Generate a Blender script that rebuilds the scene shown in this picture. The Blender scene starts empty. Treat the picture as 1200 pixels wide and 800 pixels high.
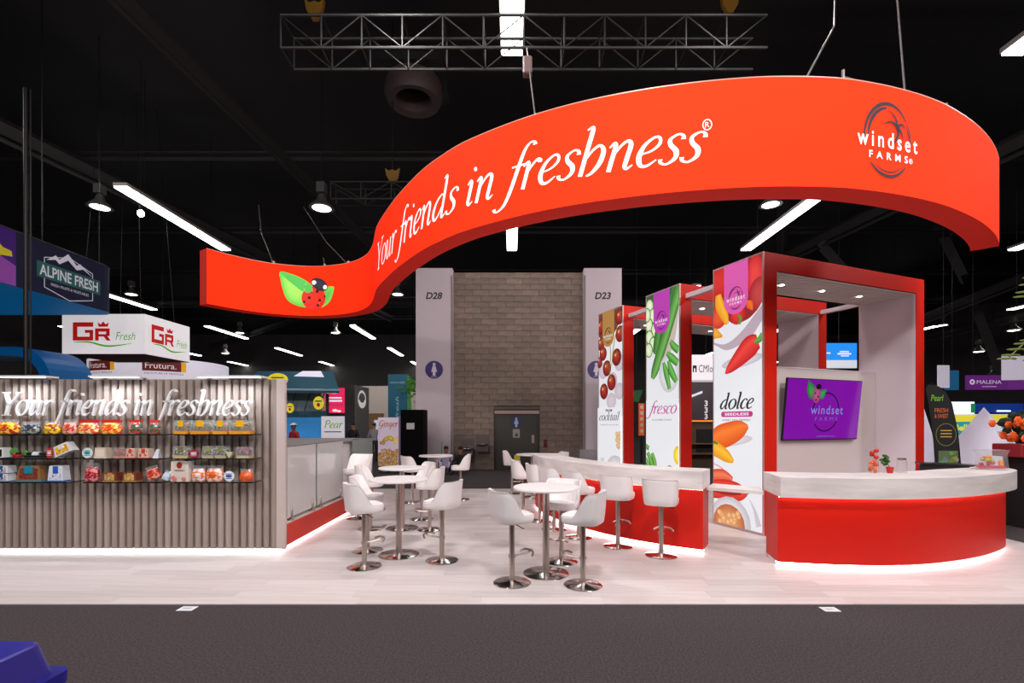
import bpy, math, random
from mathutils import Vector, Matrix

R = math.radians
rnd = random.Random(7)
SC = bpy.context.scene
COL = SC.collection
CAM_H = 1.8

# ------------------------------------------------------------------ camera
cam_d = bpy.data.cameras.new('camera')
cam_d.sensor_width = 36.0
cam_d.lens = 17.0
cam_d.shift_y = 94.0 / 1200.0
cam_d.clip_end = 300
cam = bpy.data.objects.new('camera', cam_d)
cam.location = (0, 0, CAM_H)
cam.rotation_euler = (R(90), 0, 0)
COL.objects.link(cam)
SC.camera = cam

# ------------------------------------------------------------------ world, exposure
w = bpy.data.worlds.new('world')
SC.world = w
w.use_nodes = True
w.node_tree.nodes['Background'].inputs[0].default_value = (0.012, 0.011, 0.012, 1)
w.node_tree.nodes['Background'].inputs[1].default_value = 1.0
SC.view_settings.view_transform = 'Standard'
SC.view_settings.look = 'None'
SC.view_settings.gamma = 1.0
SC.view_settings.use_curve_mapping = False
SC.view_settings.exposure = 0.0


def area(name, loc, size, power, aim=None, col=(1, 0.95, 0.94), sy=None, spread=180):
    d = bpy.data.lights.new(name, 'AREA')
    d.shape = 'RECTANGLE' if sy else 'DISK'
    d.size = size
    if sy:
        d.size_y = sy
    d.energy = power
    d.color = col
    d.spread = R(spread)
    o = bpy.data.objects.new(name, d)
    o.location = loc
    if aim is not None:
        v = Vector(aim) - Vector(loc)
        o.rotation_euler = v.to_track_quat('-Z', 'Y').to_euler()
    COL.objects.link(o)
    return o


# hall lighting: stage lamps on the rig over the stand, high above the frame
LAMPS = [((-5.5, 0.6, 7.2), (-5.0, 7.0, 1.2), 300, 0.5), ((0.6, 1.2, 7.8), (0.6, 8.2, 0.4), 370, 0.5),
         ((6.2, 0.6, 7.4), (5.0, 7.2, 1.2), 360, 0.5), ((3.6, 7.2, 8.6), (3.4, 8.2, 0), 110, 0.5),
         ((-2.0, 7.2, 8.7), (-1.2, 9.0, 0), 190, 0.5)]
for i, (lo, am, pw, sz) in enumerate(LAMPS):
    area('stage_lamp_light', lo, sz, pw, am)
# hall high-bay lighting over the aisle behind the photographer and over the far stands
for lo, am, pw in [((-8, -3, 8), (-6, 6, 1), 200), ((8, -3, 8), (6, 6, 1), 200),
                   ((-13, 9, 9), (-13, 17, 2), 230), ((0.3, 13.5, 9.2), (0.3, 17.5, 0), 42),
                   ((12, 6, 8.5), (12, 14, 1), 420), ((-6, 18, 9), (-6, 24, 0), 150), ((7, 15, 8.8), (8, 20, 0), 150)]:
    area('high_bay_light', lo, 1.2, pw, am, (1, 0.94, 0.95))


# ------------------------------------------------------------------ materials
def S(r, g, b):
    f = lambda c: (c / 255 / 12.92) if c / 255 <= 0.04045 else ((c / 255 + 0.055) / 1.055) ** 2.4
    return (f(r), f(g), f(b))


MC = {}


def M(name, col, rough=0.5, metal=0.0, emit=0.0, ecol=None, spec=0.5):
    if name in MC:
        return MC[name]
    m = bpy.data.materials.new(name)
    m.use_nodes = True
    b = m.node_tree.nodes['Principled BSDF']
    b.inputs['Base Color'].default_value = (*col, 1)
    b.inputs['Roughness'].default_value = rough
    b.inputs['Metallic'].default_value = metal
    b.inputs['Specular IOR Level'].default_value = spec
    if emit:
        b.inputs['Emission Color'].default_value = (*(ecol or col), 1)
        b.inputs['Emission Strength'].default_value = emit
    MC[name] = m
    return m


def MN(name, c1, c2, scale=(8, 8, 8), detail=4, rough=0.6, bump=0.0, lo=0.35, hi=0.65, coords='Object', vor=False, metal=0,
       c3=None, nr=0.5):
    """two- or three-tone material driven by stretched noise (or voronoi cells)"""
    if name in MC:
        return MC[name]
    m = bpy.data.materials.new(name)
    m.use_nodes = True
    nt = m.node_tree
    N, L = nt.nodes, nt.links
    b = N['Principled BSDF']
    tc = N.new('ShaderNodeTexCoord')
    mp = N.new('ShaderNodeMapping')
    mp.inputs['Scale'].default_value = scale
    L.new(tc.outputs[coords], mp.inputs['Vector'])
    if vor:
        t = N.new('ShaderNodeTexVoronoi')
        t.inputs['Scale'].default_value = 1
        sep = N.new('ShaderNodeSeparateColor')
        L.new(t.outputs['Color'], sep.inputs[0])
        fac = sep.outputs[0]
        L.new(mp.outputs[0], t.inputs['Vector'])
    else:
        t = N.new('ShaderNodeTexNoise')
        t.inputs['Scale'].default_value = 1
        t.inputs['Detail'].default_value = detail
        t.inputs['Roughness'].default_value = nr
        L.new(mp.outputs[0], t.inputs['Vector'])
        fac = t.outputs['Fac']
    cr = N.new('ShaderNodeValToRGB')
    cr.color_ramp.elements[0].position = lo
    cr.color_ramp.elements[0].color = (*c1, 1)
    cr.color_ramp.elements[1].position = hi
    cr.color_ramp.elements[1].color = (*c2, 1)
    if c3:
        e = cr.color_ramp.elements.new(min(1.0, hi + 0.12))
        e.color = (*c3, 1)
    L.new(fac, cr.inputs[0])
    L.new(cr.outputs[0], b.inputs['Base Color'])
    b.inputs['Roughness'].default_value = rough
    b.inputs['Metallic'].default_value = metal
    if bump:
        bp = N.new('ShaderNodeBump')
        bp.inputs['Strength'].default_value = bump
        bp.inputs['Distance'].default_value = 0.01
        L.new(fac, bp.inputs['Height'])
        L.new(bp.outputs[0], b.inputs['Normal'])
    MC[name] = m
    return m


def MP(name, es=0.0, rough=0.5, base=1.0):
    """flat print: colour comes from the mesh's own colour attribute; backlit when es > 0"""
    if name in MC:
        return MC[name]
    m = bpy.data.materials.new(name)
    m.use_nodes = True
    nt = m.node_tree
    b = nt.nodes['Principled BSDF']
    a = nt.nodes.new('ShaderNodeAttribute')
    a.attribute_name = 'Col'
    mx = nt.nodes.new('ShaderNodeMix')
    mx.data_type = 'RGBA'
    mx.blend_type = 'MULTIPLY'
    mx.inputs[0].default_value = 1
    mx.inputs[7].default_value = (base, base, base, 1)
    nt.links.new(a.outputs['Color'], mx.inputs[6])
    nt.links.new(mx.outputs[2], b.inputs['Base Color'])
    b.inputs['Roughness'].default_value = rough
    if es:
        nt.links.new(a.outputs['Color'], b.inputs['Emission Color'])
        b.inputs['Emission Strength'].default_value = es
    MC[name] = m
    return m


def MG(name, tint=(0.9, 0.95, 0.93), clear=0.8, rough=0.03, haze=(0.8, 0.8, 0.8)):
    """thin glass or film: part transparent, part hazy diffuse, fresnel gloss on top"""
    if name in MC:
        return MC[name]
    m = bpy.data.materials.new(name)
    m.use_nodes = True
    nt = m.node_tree
    N, L = nt.nodes, nt.links
    N.remove(N['Principled BSDF'])
    out = N['Material Output']
    tr = N.new('ShaderNodeBsdfTransparent')
    tr.inputs[0].default_value = (*tint, 1)
    df = N.new('ShaderNodeBsdfDiffuse')
    df.inputs[0].default_value = (*haze, 1)
    gl = N.new('ShaderNodeBsdfGlossy')
    gl.inputs['Roughness'].default_value = rough
    lw = N.new('ShaderNodeLayerWeight')
    pw_ = N.new('ShaderNodeMath')
    pw_.operation = 'POWER'
    pw_.inputs[1].default_value = 3.5
    fr = N.new('ShaderNodeMath')
    fr.operation = 'MULTIPLY_ADD'
    fr.inputs[1].default_value = 0.75
    fr.inputs[2].default_value = 0.045
    L.new(lw.outputs['Facing'], pw_.inputs[0])
    L.new(pw_.outputs[0], fr.inputs[0])
    m1 = N.new('ShaderNodeMixShader')
    m1.inputs[0].default_value = clear
    L.new(df.outputs[0], m1.inputs[1])
    L.new(tr.outputs[0], m1.inputs[2])
    m2 = N.new('ShaderNodeMixShader')
    L.new(fr.outputs[0], m2.inputs[0])
    L.new(m1.outputs[0], m2.inputs[1])
    L.new(gl.outputs[0], m2.inputs[2])
    L.new(m2.outputs[0], out.inputs[0])
    MC[name] = m
    return m


WHITE = M('white_laminate', S(232, 226, 226), 0.4)
LEATHER = M('white_leatherette', S(236, 230, 230), 0.45)
STEEL = M('brushed_steel', S(188, 176, 168), 0.32, 1.0)
CHROME = M('polished_chrome', S(205, 200, 198), 0.17, 1.0)
RED = M('red_laminate', S(208, 28, 13), 0.42, 0, 0, None, 0.3)
DARKRED = M('tower_red', S(208, 32, 14), 0.5, 0, 0, None, 0.3)
BLACK = M('black_paint', S(14, 13, 14), 0.6)
BLACKMETAL = M('black_metal', S(17, 16, 16), 0.5, 0.2)
GREY = M('grey_paint', S(128, 124, 124), 0.6)
LAMPWHITE = M('lamp_white', (1, 1, 1), 0.5, 0, 9.0, (1, 0.98, 0.96))
LED = M('led_strip_white', (1, 1, 1), 0.5, 0, 12.0, (0.97, 0.98, 1.0))
PRINT = MP('flat_print')
PRINT_LIT = MP('backlit_print', 0.84, 0.5, 0.2)


# ------------------------------------------------------------------ mesh builder
class MB:
    def __init__(s):
        s.v, s.f, s.sm = [], [], []

    def add(s, vs, fs, smooth=False):
        o = len(s.v)
        s.v += [tuple(p) for p in vs]
        s.f += [tuple(i + o for i in f) for f in fs]
        s.sm += [smooth] * len(fs)
        return s

    def box(s, x0, x1, y0, y1, z0, z1, bev=0.0):
        if bev > 0:
            b = min(bev, (x1 - x0) / 2.01, (y1 - y0) / 2.01, (z1 - z0) / 2.01)
            pr = [(x0 + b, y0), (x1 - b, y0), (x1, y0 + b), (x1, y1 - b), (x1 - b, y1), (x0 + b, y1), (x0, y1 - b), (x0, y0 + b)]
            cx, cy = (x0 + x1) / 2, (y0 + y1) / 2
            kx, ky = ((x1 - x0) / 2 - b) / ((x1 - x0) / 2), ((y1 - y0) / 2 - b) / ((y1 - y0) / 2)
            ins = [(cx + (x - cx) * kx, cy + (y - cy) * ky) for x, y in pr]
            vs = [(x, y, z0) for x, y in ins] + [(x, y, z0 + b) for x, y in pr] + [(x, y, z1 - b) for x, y in pr] + [(x, y, z1) for x, y in ins]
            fs = [tuple(range(7, -1, -1)), tuple(range(24, 32))]
            for r in range(3):
                for i in range(8):
                    j = (i + 1) % 8
                    fs.append((r * 8 + i, r * 8 + j, r * 8 + 8 + j, r * 8 + 8 + i))
            return s.add(vs, fs)
        vs = [(x0, y0, z0), (x1, y0, z0), (x1, y1, z0), (x0, y1, z0), (x0, y0, z1), (x1, y0, z1), (x1, y1, z1), (x0, y1, z1)]
        return s.add(vs, [(3, 2, 1, 0), (4, 5, 6, 7), (0, 1, 5, 4), (1, 2, 6, 5), (2, 3, 7, 6), (3, 0, 4, 7)])

    def prism(s, poly, z0, z1, axis='z', smooth=False):
        """closed outline extruded: axis z -> (x,y), axis y -> (x,z) along y, axis x -> (y,z) along x"""
        n = len(poly)
        if axis == 'z':
            g = lambda p, t: (p[0], p[1], t)
        elif axis == 'y':
            g = lambda p, t: (p[0], t, p[1])
        else:
            g = lambda p, t: (t, p[0], p[1])
        vs = [g(p, z0) for p in poly] + [g(p, z1) for p in poly]
        s.add(vs, [tuple(range(n - 1, -1, -1)), tuple(range(n, 2 * n))])
        o = len(s.v) - 2 * n
        for i in range(n):
            j = (i + 1) % n
            s.f.append((o + i, o + j, o + n + j, o + n + i))
            s.sm.append(smooth)
        return s

    def lathe(s, prof, n=24, c=(0, 0, 0), smooth=True, sx=1, sy=1):
        vs, fs = [], []
        for r, z in prof:
            for i in range(n):
                a = 2 * math.pi * i / n
                vs.append((c[0] + r * math.cos(a) * sx, c[1] + r * math.sin(a) * sy, c[2] + z))
        for k in range(len(prof) - 1):
            for i in range(n):
                j = (i + 1) % n
                fs.append((k * n + i, k * n + j, (k + 1) * n + j, (k + 1) * n + i))
        s.add(vs, fs, smooth)
        o = len(s.v) - len(vs)
        if prof[0][0] > 1e-5:
            s.f.append(tuple(o + i for i in range(n - 1, -1, -1)))
            s.sm.append(False)
        if prof[-1][0] > 1e-5:
            s.f.append(tuple(o + (len(prof) - 1) * n + i for i in range(n)))
            s.sm.append(False)
        return s

    def tube(s, pts, r, n=8, smooth=True):
        pts = [Vector(p) for p in pts]
        rr = r if isinstance(r, (list, tuple)) else [r] * len(pts)
        up = Vector((0, 0, 1))
        vs, fs = [], []
        prev = None
        for k, p in enumerate(pts):
            t = (pts[min(k + 1, len(pts) - 1)] - pts[max(k - 1, 0)]).normalized()
            a = prev if prev is not None else (up if abs(t.z) < 0.9 else Vector((1, 0, 0)))
            a = (a - t * a.dot(t)).normalized()
            prev = a
            b = t.cross(a)
            for i in range(n):
                q = 2 * math.pi * i / n
                vs.append(p + (a * math.cos(q) + b * math.sin(q)) * rr[k])
        m = len(pts)
        for k in range(m - 1):
            for i in range(n):
                j = (i + 1) % n
                fs.append((k * n + i, k * n + j, (k + 1) * n + j, (k + 1) * n + i))
        fs.append(tuple(range(n - 1, -1, -1)))
        fs.append(tuple((m - 1) * n + i for i in range(n)))
        return s.add(vs, fs, smooth)

    def ell(s, c, r, nu=12, nv=8):
        vs, fs = [], []
        for k in range(nv + 1):
            t = math.pi * k / nv
            for i in range(nu):
                a = 2 * math.pi * i / nu
                vs.append((c[0] + r[0] * math.sin(t) * math.cos(a), c[1] + r[1] * math.sin(t) * math.sin(a), c[2] - r[2] * math.cos(t)))
        for k in range(nv):
            for i in range(nu):
                j = (i + 1) % nu
                fs.append((k * nu + i, k * nu + j, (k + 1) * nu + j, (k + 1) * nu + i))
        return s.add(vs, fs, True)

    def mesh(s, name, m):
        me = bpy.data.meshes.new(name)
        me.from_pydata(s.v, [], s.f)
        me.polygons.foreach_set('use_smooth', s.sm)
        if m is not None:
            me.materials.append(m)
        me.update()
        if any(s.sm):
            me.set_sharp_from_angle(angle=R(38))
        return me

    def build(s, name, m, parent=None, loc=None, rz=0):
        return link(name, s.mesh(name, m), parent, loc, rz)


def link(name, me, parent=None, loc=None, rz=0):
    o = bpy.data.objects.new(name, me)
    COL.objects.link(o)
    if parent is not None:
        o.parent = parent
    if loc is not None:
        o.location = loc
    if rz:
        o.rotation_euler = (0, 0, rz)
    return o


def bx(name, m, parent, *b, bev=0.0):
    return MB().box(*b, bev=bev).build(name, m, parent)


def tag(o, label=None, cat=None, group=None, kind=None):
    if label:
        o['label'] = label
    if cat:
        o['category'] = cat
    if group:
        o['group'] = group
    if kind:
        o['kind'] = kind
    return o


def thing(name, label, cat, loc=(0, 0, 0), rz=0, group=None):
    o = bpy.data.objects.new(name, None)
    o.empty_display_size = 0.1
    COL.objects.link(o)
    o.location = loc
    o.rotation_euler = (0, 0, rz)
    return tag(o, label, cat, group)


def copy_tree(o, parent=None):
    c = o.copy()
    COL.objects.link(c)
    c.parent = parent
    for ch in o.children:
        copy_tree(ch, c)
    return c


def catmull(P, n=8, closed=False):
    """smooth curve through points of any dimension"""
    out = []
    m = len(P)
    for k in range(m if closed else m - 1):
        g = (lambda i: P[i % m]) if closed else (lambda i: P[min(max(i, 0), m - 1)])
        p0, p1, p2, p3 = g(k - 1), g(k), g(k + 1), g(k + 2)
        for i in range(n):
            t = i / n
            out.append(tuple(0.5 * (2 * b + (c - a) * t + (2 * a - 5 * b + 4 * c - d) * t * t + (3 * b - a - 3 * c + d) * t ** 3)
                             for a, b, c, d in zip(p0, p1, p2, p3)))
    if not closed:
        out.append(tuple(P[-1]))
    return out


# ------------------------------------------------------------------ lettering
# broad-pen italic: strokes (x, y, stroke width); x-height 1, ascender 1.65
GLY = {
    'o': (0.86, [('c', [(.42, 1.0, .07), (.17, .82, .13), (.08, .46, .17), (.2, .1, .12), (.42, 0, .07), (.67, .18, .13), (.76, .54, .17), (.64, .9, .12)])]),
    'n': (0.88, [(0, [(.0, .84, .05), (.11, .97, .1), (.17, .86, .15), (.17, .5, .15), (.17, 0, .15)]),
                 (0, [(.17, .5, .05), (.33, .84, .08), (.5, .98, .11), (.62, .84, .15), (.62, .4, .15), (.62, .12, .14), (.7, .02, .09), (.84, .13, .04)])]),
    'u': (0.9, [(0, [(.0, .84, .05), (.11, .97, .1), (.17, .84, .15), (.16, .3, .15), (.24, .04, .12), (.42, .1, .08), (.63, .5, .05)]),
                (0, [(.64, .98, .15), (.64, .5, .15), (.64, .15, .14), (.71, .02, .09), (.85, .13, .04)])]),
    'r': (0.62, [(0, [(.0, .84, .05), (.11, .97, .1), (.17, .86, .15), (.17, .5, .15), (.17, 0, .15)]),
                 (0, [(.17, .52, .05), (.32, .84, .08), (.45, .98, .1), (.54, .93, .17), (.56, .86, .14)])]),
    'i': (0.42, [(0, [(.0, .84, .05), (.11, .97, .1), (.17, .84, .15), (.17, .4, .15), (.17, .14, .14), (.24, .02, .09), (.38, .13, .04)]),
                 (0, [(.16, 1.36, .13), (.21, 1.38, .2), (.26, 1.40, .13)])]),
    'e': (0.70, [(0, [(.12, .44, .05), (.4, .52, .07), (.58, .72, .1), (.54, .93, .1), (.38, .97, .08), (.16, .74, .12), (.09, .38, .17), (.2, .07, .14), (.4, .03, .09), (.62, .2, .04)])]),
    's': (0.60, [(0, [(.53, .8, .15), (.49, .93, .1), (.34, .98, .07), (.16, .84, .11), (.22, .64, .15), (.42, .42, .17), (.45, .18, .13), (.26, .01, .07), (.08, .07, .1), (.04, .19, .14)])]),
    'd': (0.9, [(0, [(.64, .92, .05), (.44, .98, .08), (.18, .74, .12), (.08, .34, .16), (.2, .04, .12), (.42, .16, .07), (.64, .6, .05)]),
                (0, [(.48, 1.6, .05), (.6, 1.68, .08), (.65, 1.56, .15), (.65, .9, .15), (.65, .15, .14), (.72, .02, .09), (.86, .13, .04)])]),
    'h': (0.86, [(0, [(.0, 1.6, .05), (.12, 1.68, .08), (.17, 1.56, .15), (.17, .9, .15), (.17, 0, .15)]),
                 (0, [(.17, .48, .05), (.34, .84, .08), (.53, .98, .1), (.69, .78, .15), (.68, .38, .16), (.52, .07, .11), (.36, -.02, .06)])]),
    'f': (0.56, [(0, [(.78, 1.56, .17), (.73, 1.66, .1), (.58, 1.68, .07), (.44, 1.46, .12), (.36, .95, .15), (.26, .1, .15), (.14, -.4, .12), (-.06, -.6, .07), (-.2, -.58, .1), (-.25, -.48, .17)]),
                 (0, [(.1, .93, .07), (.62, .93, .07)])]),
    'Y': (1.12, [(0, [(.16, 1.48, .16), (.36, 1.1, .17), (.56, .7, .17)]), (0, [(1.1, 1.5, .07), (.86, 1.1, .07), (.6, .68, .08)]),
                 (0, [(.56, .76, .17), (.55, .4, .17), (.54, .02, .17)]), (0, [(-.06, 1.5, .06), (.38, 1.5, .06)]),
                 (0, [(.88, 1.5, .06), (1.3, 1.5, .06)]), (0, [(.3, .02, .06), (.8, .02, .06)])]),
    'c': (0.62, [(0, [(.56, .8, .17), (.52, .93, .1), (.38, .98, .07), (.18, .78, .12), (.08, .4, .17), (.18, .08, .14), (.36, .02, .09), (.58, .18, .04)])]),
    'k': (0.78, [(0, [(.0, 1.6, .05), (.12, 1.68, .08), (.17, 1.56, .15), (.17, .9, .15), (.17, 0, .15)]),
                 (0, [(.17, .44, .05), (.4, .58, .07), (.58, .8, .1), (.5, .97, .09), (.34, .93, .05)]), (0, [(.3, .54, .1), (.48, .16, .16), (.6, .02, .1), (.76, .12, .04)])]),
    't': (0.5, [(0, [(.33, 1.34, .04), (.26, 1.0, .14), (.18, .4, .15), (.18, .14, .14), (.26, .02, .1), (.44, .14, .04)]), (0, [(.06, .95, .06), (.5, .95, .06)])]),
    'a': (0.9, [(0, [(.64, .92, .05), (.44, .98, .08), (.18, .74, .12), (.08, .34, .16), (.2, .04, .12), (.42, .16, .07), (.64, .6, .05)]),
                (0, [(.68, .98, .12), (.65, .5, .15), (.65, .15, .14), (.72, .02, .09), (.86, .13, .04)])]),
    'l': (0.42, [(0, [(.0, 1.6, .05), (.12, 1.68, .08), (.17, 1.56, .15), (.17, .9, .15), (.17, .14, .14), (.24, .02, .09), (.38, .13, .04)])]),
    'P': (0.95, [(0, [(.2, 1.5, .14), (.2, .75, .14), (.2, 0, .14)]), (0, [(.0, 1.2, .1), (.3, 1.48, .12), (.7, 1.42, .14), (.8, 1.05, .15), (.55, .78, .12), (.3, .8, .08)])]),
    'G': (1.1, [(0, [(.92, 1.3, .1), (.6, 1.5, .12), (.2, 1.2, .14), (.1, .6, .15), (.4, .2, .14), (.8, .4, .13), (.9, .72, .12), (.6, .74, .1)]),
                (0, [(.9, .72, .12), (.86, .1, .12), (.6, -.4, .11), (.3, -.3, .08)])]),
    'g': (0.85, [(0, [(.62, .92, .07), (.36, .95, .1), (.14, .5, .13), (.3, .12, .12), (.58, .5, .08)]), (0, [(.64, .96, .13), (.62, .2, .13), (.5, -.45, .12), (.2, -.5, .08)])]),
    ' ': (0.42, []),
}


def serif(text, slant=0.24, bold=1.0, track=0.0, n=6):
    """-> list over letters of lists of ribbons [(x,y,w)...], and the total advance (x-height units)"""
    pen, out = 0.0, []
    for ch in text:
        adv, strokes = GLY[ch]
        rb = []
        for kind, P in strokes:
            c = catmull(P, n, kind == 'c')
            if kind == 'c':
                c = c + [c[0], c[1]]
            rb.append([(pen + x + slant * y, y, max(w_, 0.02) * bold) for x, y, w_ in c])
        out.append((ch, rb))
        pen += adv + track
    return out, pen


def ribbon_sides(rb):
    L_, R_ = [], []
    for k, (x, y, w_) in enumerate(rb):
        x0, y0, _ = rb[max(k - 1, 0)]
        x1, y1, _ = rb[min(k + 1, len(rb) - 1)]
        dx, dy = x1 - x0, y1 - y0
        d = math.hypot(dx, dy) or 1
        nx, ny = -dy / d * w_ / 2, dx / d * w_ / 2
        L_.append((x + nx, y + ny))
        R_.append((x - nx, y - ny))
    return L_, R_


SANS = {}


def sans(text, bold=0.0, space=1.0, shear=0.0):
    """built-in font as polygons: (verts 2D, faces, width, height), normalised so capitals/ascenders top out at 1"""
    key = (text, bold, space, shear)
    if key not in SANS:
        c = bpy.data.curves.new('t', 'FONT')
        c.body = text
        c.size = 1
        c.resolution_u = 3
        c.offset = bold
        c.space_character = space
        c.shear = shear
        o = bpy.data.objects.new('t', c)
        COL.objects.link(o)
        bpy.context.view_layer.update()
        me = bpy.data.meshes.new_from_object(o)
        vs = [(p.co.x, p.co.y) for p in me.vertices]
        fs = [tuple(p.vertices) for p in me.polygons]
        bpy.data.objects.remove(o)
        bpy.data.curves.remove(c)
        bpy.data.meshes.remove(me)
        x0, x1 = min(p[0] for p in vs), max(p[0] for p in vs)
        y0, y1 = min(p[1] for p in vs), max(p[1] for p in vs)
        SANS[key] = ([((x - x0), (y - y0)) for x, y in vs], fs, x1 - x0, y1 - y0)
    return SANS[key]


class Print:
    """coloured flat shapes in (u, v), clipped to a rectangle, mapped onto a surface; layers are fractions of a millimetre apart"""

    def __init__(s, fmap, clip=None, step=0.0006, asp=1.0):
        s.map, s.clip, s.step, s.asp = fmap, clip, step, asp
        s.V, s.C, s.F = [], [], []
        s.layer = 0

    def poly(s, pts, cols):
        if s.clip:
            P = [(p[0], p[1], c[0], c[1], c[2]) for p, c in zip(pts, cols)]
            u0, u1, v0, v1 = s.clip
            for ax, lim, sg in ((0, u0, 1), (0, u1, -1), (1, v0, 1), (1, v1, -1)):
                Q = []
                for i in range(len(P)):
                    a, b = P[i], P[(i + 1) % len(P)]
                    da, db = (a[ax] - lim) * sg, (b[ax] - lim) * sg
                    if da >= 0:
                        Q.append(a)
                    if (da >= 0) != (db >= 0):
                        t = da / (da - db)
                        Q.append(tuple(x + (y - x) * t for x, y in zip(a, b)))
                P = Q
                if len(P) < 3:
                    return
            pts = [(p[0], p[1]) for p in P]
            cols = [p[2:] for p in P]
        o = len(s.V)
        for p, c in zip(pts, cols):
            s.V.append(s.map(p[0], p[1], s.layer * s.step))
            s.C.append(c)
        s.F.append(tuple(range(o, o + len(pts))))

    def up(s):
        s.layer += 1
        return s

    def flat(s, pts, col):
        s.up()
        s.poly(pts, [col] * len(pts))
        return s

    def rect(s, u0, u1, v0, v1, col, nu=1):
        s.up()
        for i in range(nu):
            a, b = u0 + (u1 - u0) * i / nu, u0 + (u1 - u0) * (i + 1) / nu
            s.poly([(a, v0), (b, v0), (b, v1), (a, v1)], [col] * 4)
        return s

    def blob(s, pts, edge, mid, hl=None, rings=3):
        """outline filled with a gradient from edge colour to mid colour around hl"""
        s.up()
        n = len(pts)
        cx, cy = hl or (sum(p[0] for p in pts) / n, sum(p[1] for p in pts) / n)
        lerp = lambda a, b, t: tuple(x + (y - x) * t for x, y in zip(a, b))
        for k in range(rings):
            t0, t1 = k / rings, (k + 1) / rings
            for i in range(n):
                p, q = pts[i], pts[(i + 1) % n]
                A, B = lerp(p, (cx, cy), t0), lerp(q, (cx, cy), t0)
                D, E = lerp(p, (cx, cy), t1), lerp(q, (cx, cy), t1)
                c0, c1 = lerp(edge, mid, min(1, t0 * 1.6)), lerp(edge, mid, min(1, t1 * 1.6))
                if k < rings - 1:
                    s.poly([A, B, E, D], [c0, c0, c1, c1])
                else:
                    s.poly([A, B, (cx, cy)], [c0, c0, c1])
        return s

    def ell(s, cx, cy, rx, ry, edge, mid=None, rot=0, n=18, hl=(0, 0)):
        pts = []
        for i in range(n):
            a = 2 * math.pi * i / n
            x, y = rx * math.cos(a), ry * s.asp * math.sin(a)
            pts.append((cx + x * math.cos(rot) - y * math.sin(rot), cy + (x * math.sin(rot) + y * math.cos(rot)) / s.asp))
        if mid is None:
            return s.flat(pts, edge)
        return s.blob(pts, edge, mid, (cx + hl[0], cy + hl[1]))

    def ribbon(s, P, edge, mid=None, n=6, hl=0.35):
        """smooth stroke of varying width with a lighter line along it"""
        s.up()
        c = catmull(P, n)
        L_, R_ = ribbon_sides([(a, b * s.asp, w_) for a, b, w_ in c])
        L_, R_ = [(a, b / s.asp) for a, b in L_], [(a, b / s.asp) for a, b in R_]
        mid = mid or edge
        for k in range(len(c) - 1):
            mm = [tuple(a + (b - a) * hl for a, b in zip(L_[i], R_[i])) for i in (k, k + 1)]
            s.poly([L_[k], mm[0], mm[1], L_[k + 1]], [edge, mid, mid, edge])
            s.poly([mm[0], R_[k], R_[k + 1], mm[1]], [mid, edge, edge, mid])
        return s

    def sans(s, text, u, v, h, col, width=None, bold=0.0, space=1.0, center=False, rot=0, shear=0.0):
        s.up()
        vs, fs, w_, hh = sans(text, bold, space, shear)
        ky = h / hh
        kx = (width / w_) if width else ky
        ox = -w_ * kx / 2 if center else 0
        ca, sa = math.cos(rot), math.sin(rot)
        T = lambda p: (u + (p[0] * kx + ox) * ca - p[1] * ky * sa, v + (p[0] * kx + ox) * sa + p[1] * ky * ca)
        for f in fs:
            s.poly([T(vs[i]) for i in f], [col] * len(f))
        return s

    def serif(s, text, u, v, xh, col, width=None, bold=1.0, slant=0.24, track=0.0, n=6):
        s.up()
        gl, adv = serif(text, slant, bold, track, n)
        kx = (width / adv) if width else xh
        for ch, rbs in gl:
            for rb in rbs:
                L_, R_ = ribbon_sides(rb)
                T = lambda p: (u + p[0] * kx, v + p[1] * xh)
                for k in range(len(rb) - 1):
                    s.poly([T(L_[k]), T(R_[k]), T(R_[k + 1]), T(L_[k + 1])], [col] * 4)
        return s

    def build(s, name, m, parent=None):
        me = bpy.data.meshes.new(name)
        me.from_pydata(s.V, [], s.F)
        a = me.color_attributes.new('Col', 'FLOAT_COLOR', 'POINT')
        a.data.foreach_set('color', [x for c in s.C for x in (*c, 1)])
        me.materials.append(m)
        return link(name, me, parent)


def at(px, py, Y):
    """point at depth Y seen at the given place of a 1200 x 800 frame"""
    return ((px - 600) / 566.7 * Y, Y, CAM_H + (494 - py) / 566.7 * Y)


def plane_map(o, ux, vy, n):
    """(u, v, lift) -> 3D on a plane through o with axes ux, vy and normal n"""
    o, ux, vy, n = Vector(o), Vector(ux), Vector(vy), Vector(n)
    return lambda u, v, l: tuple(o + ux * u + vy * v + n * (l + 0.001))


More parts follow.
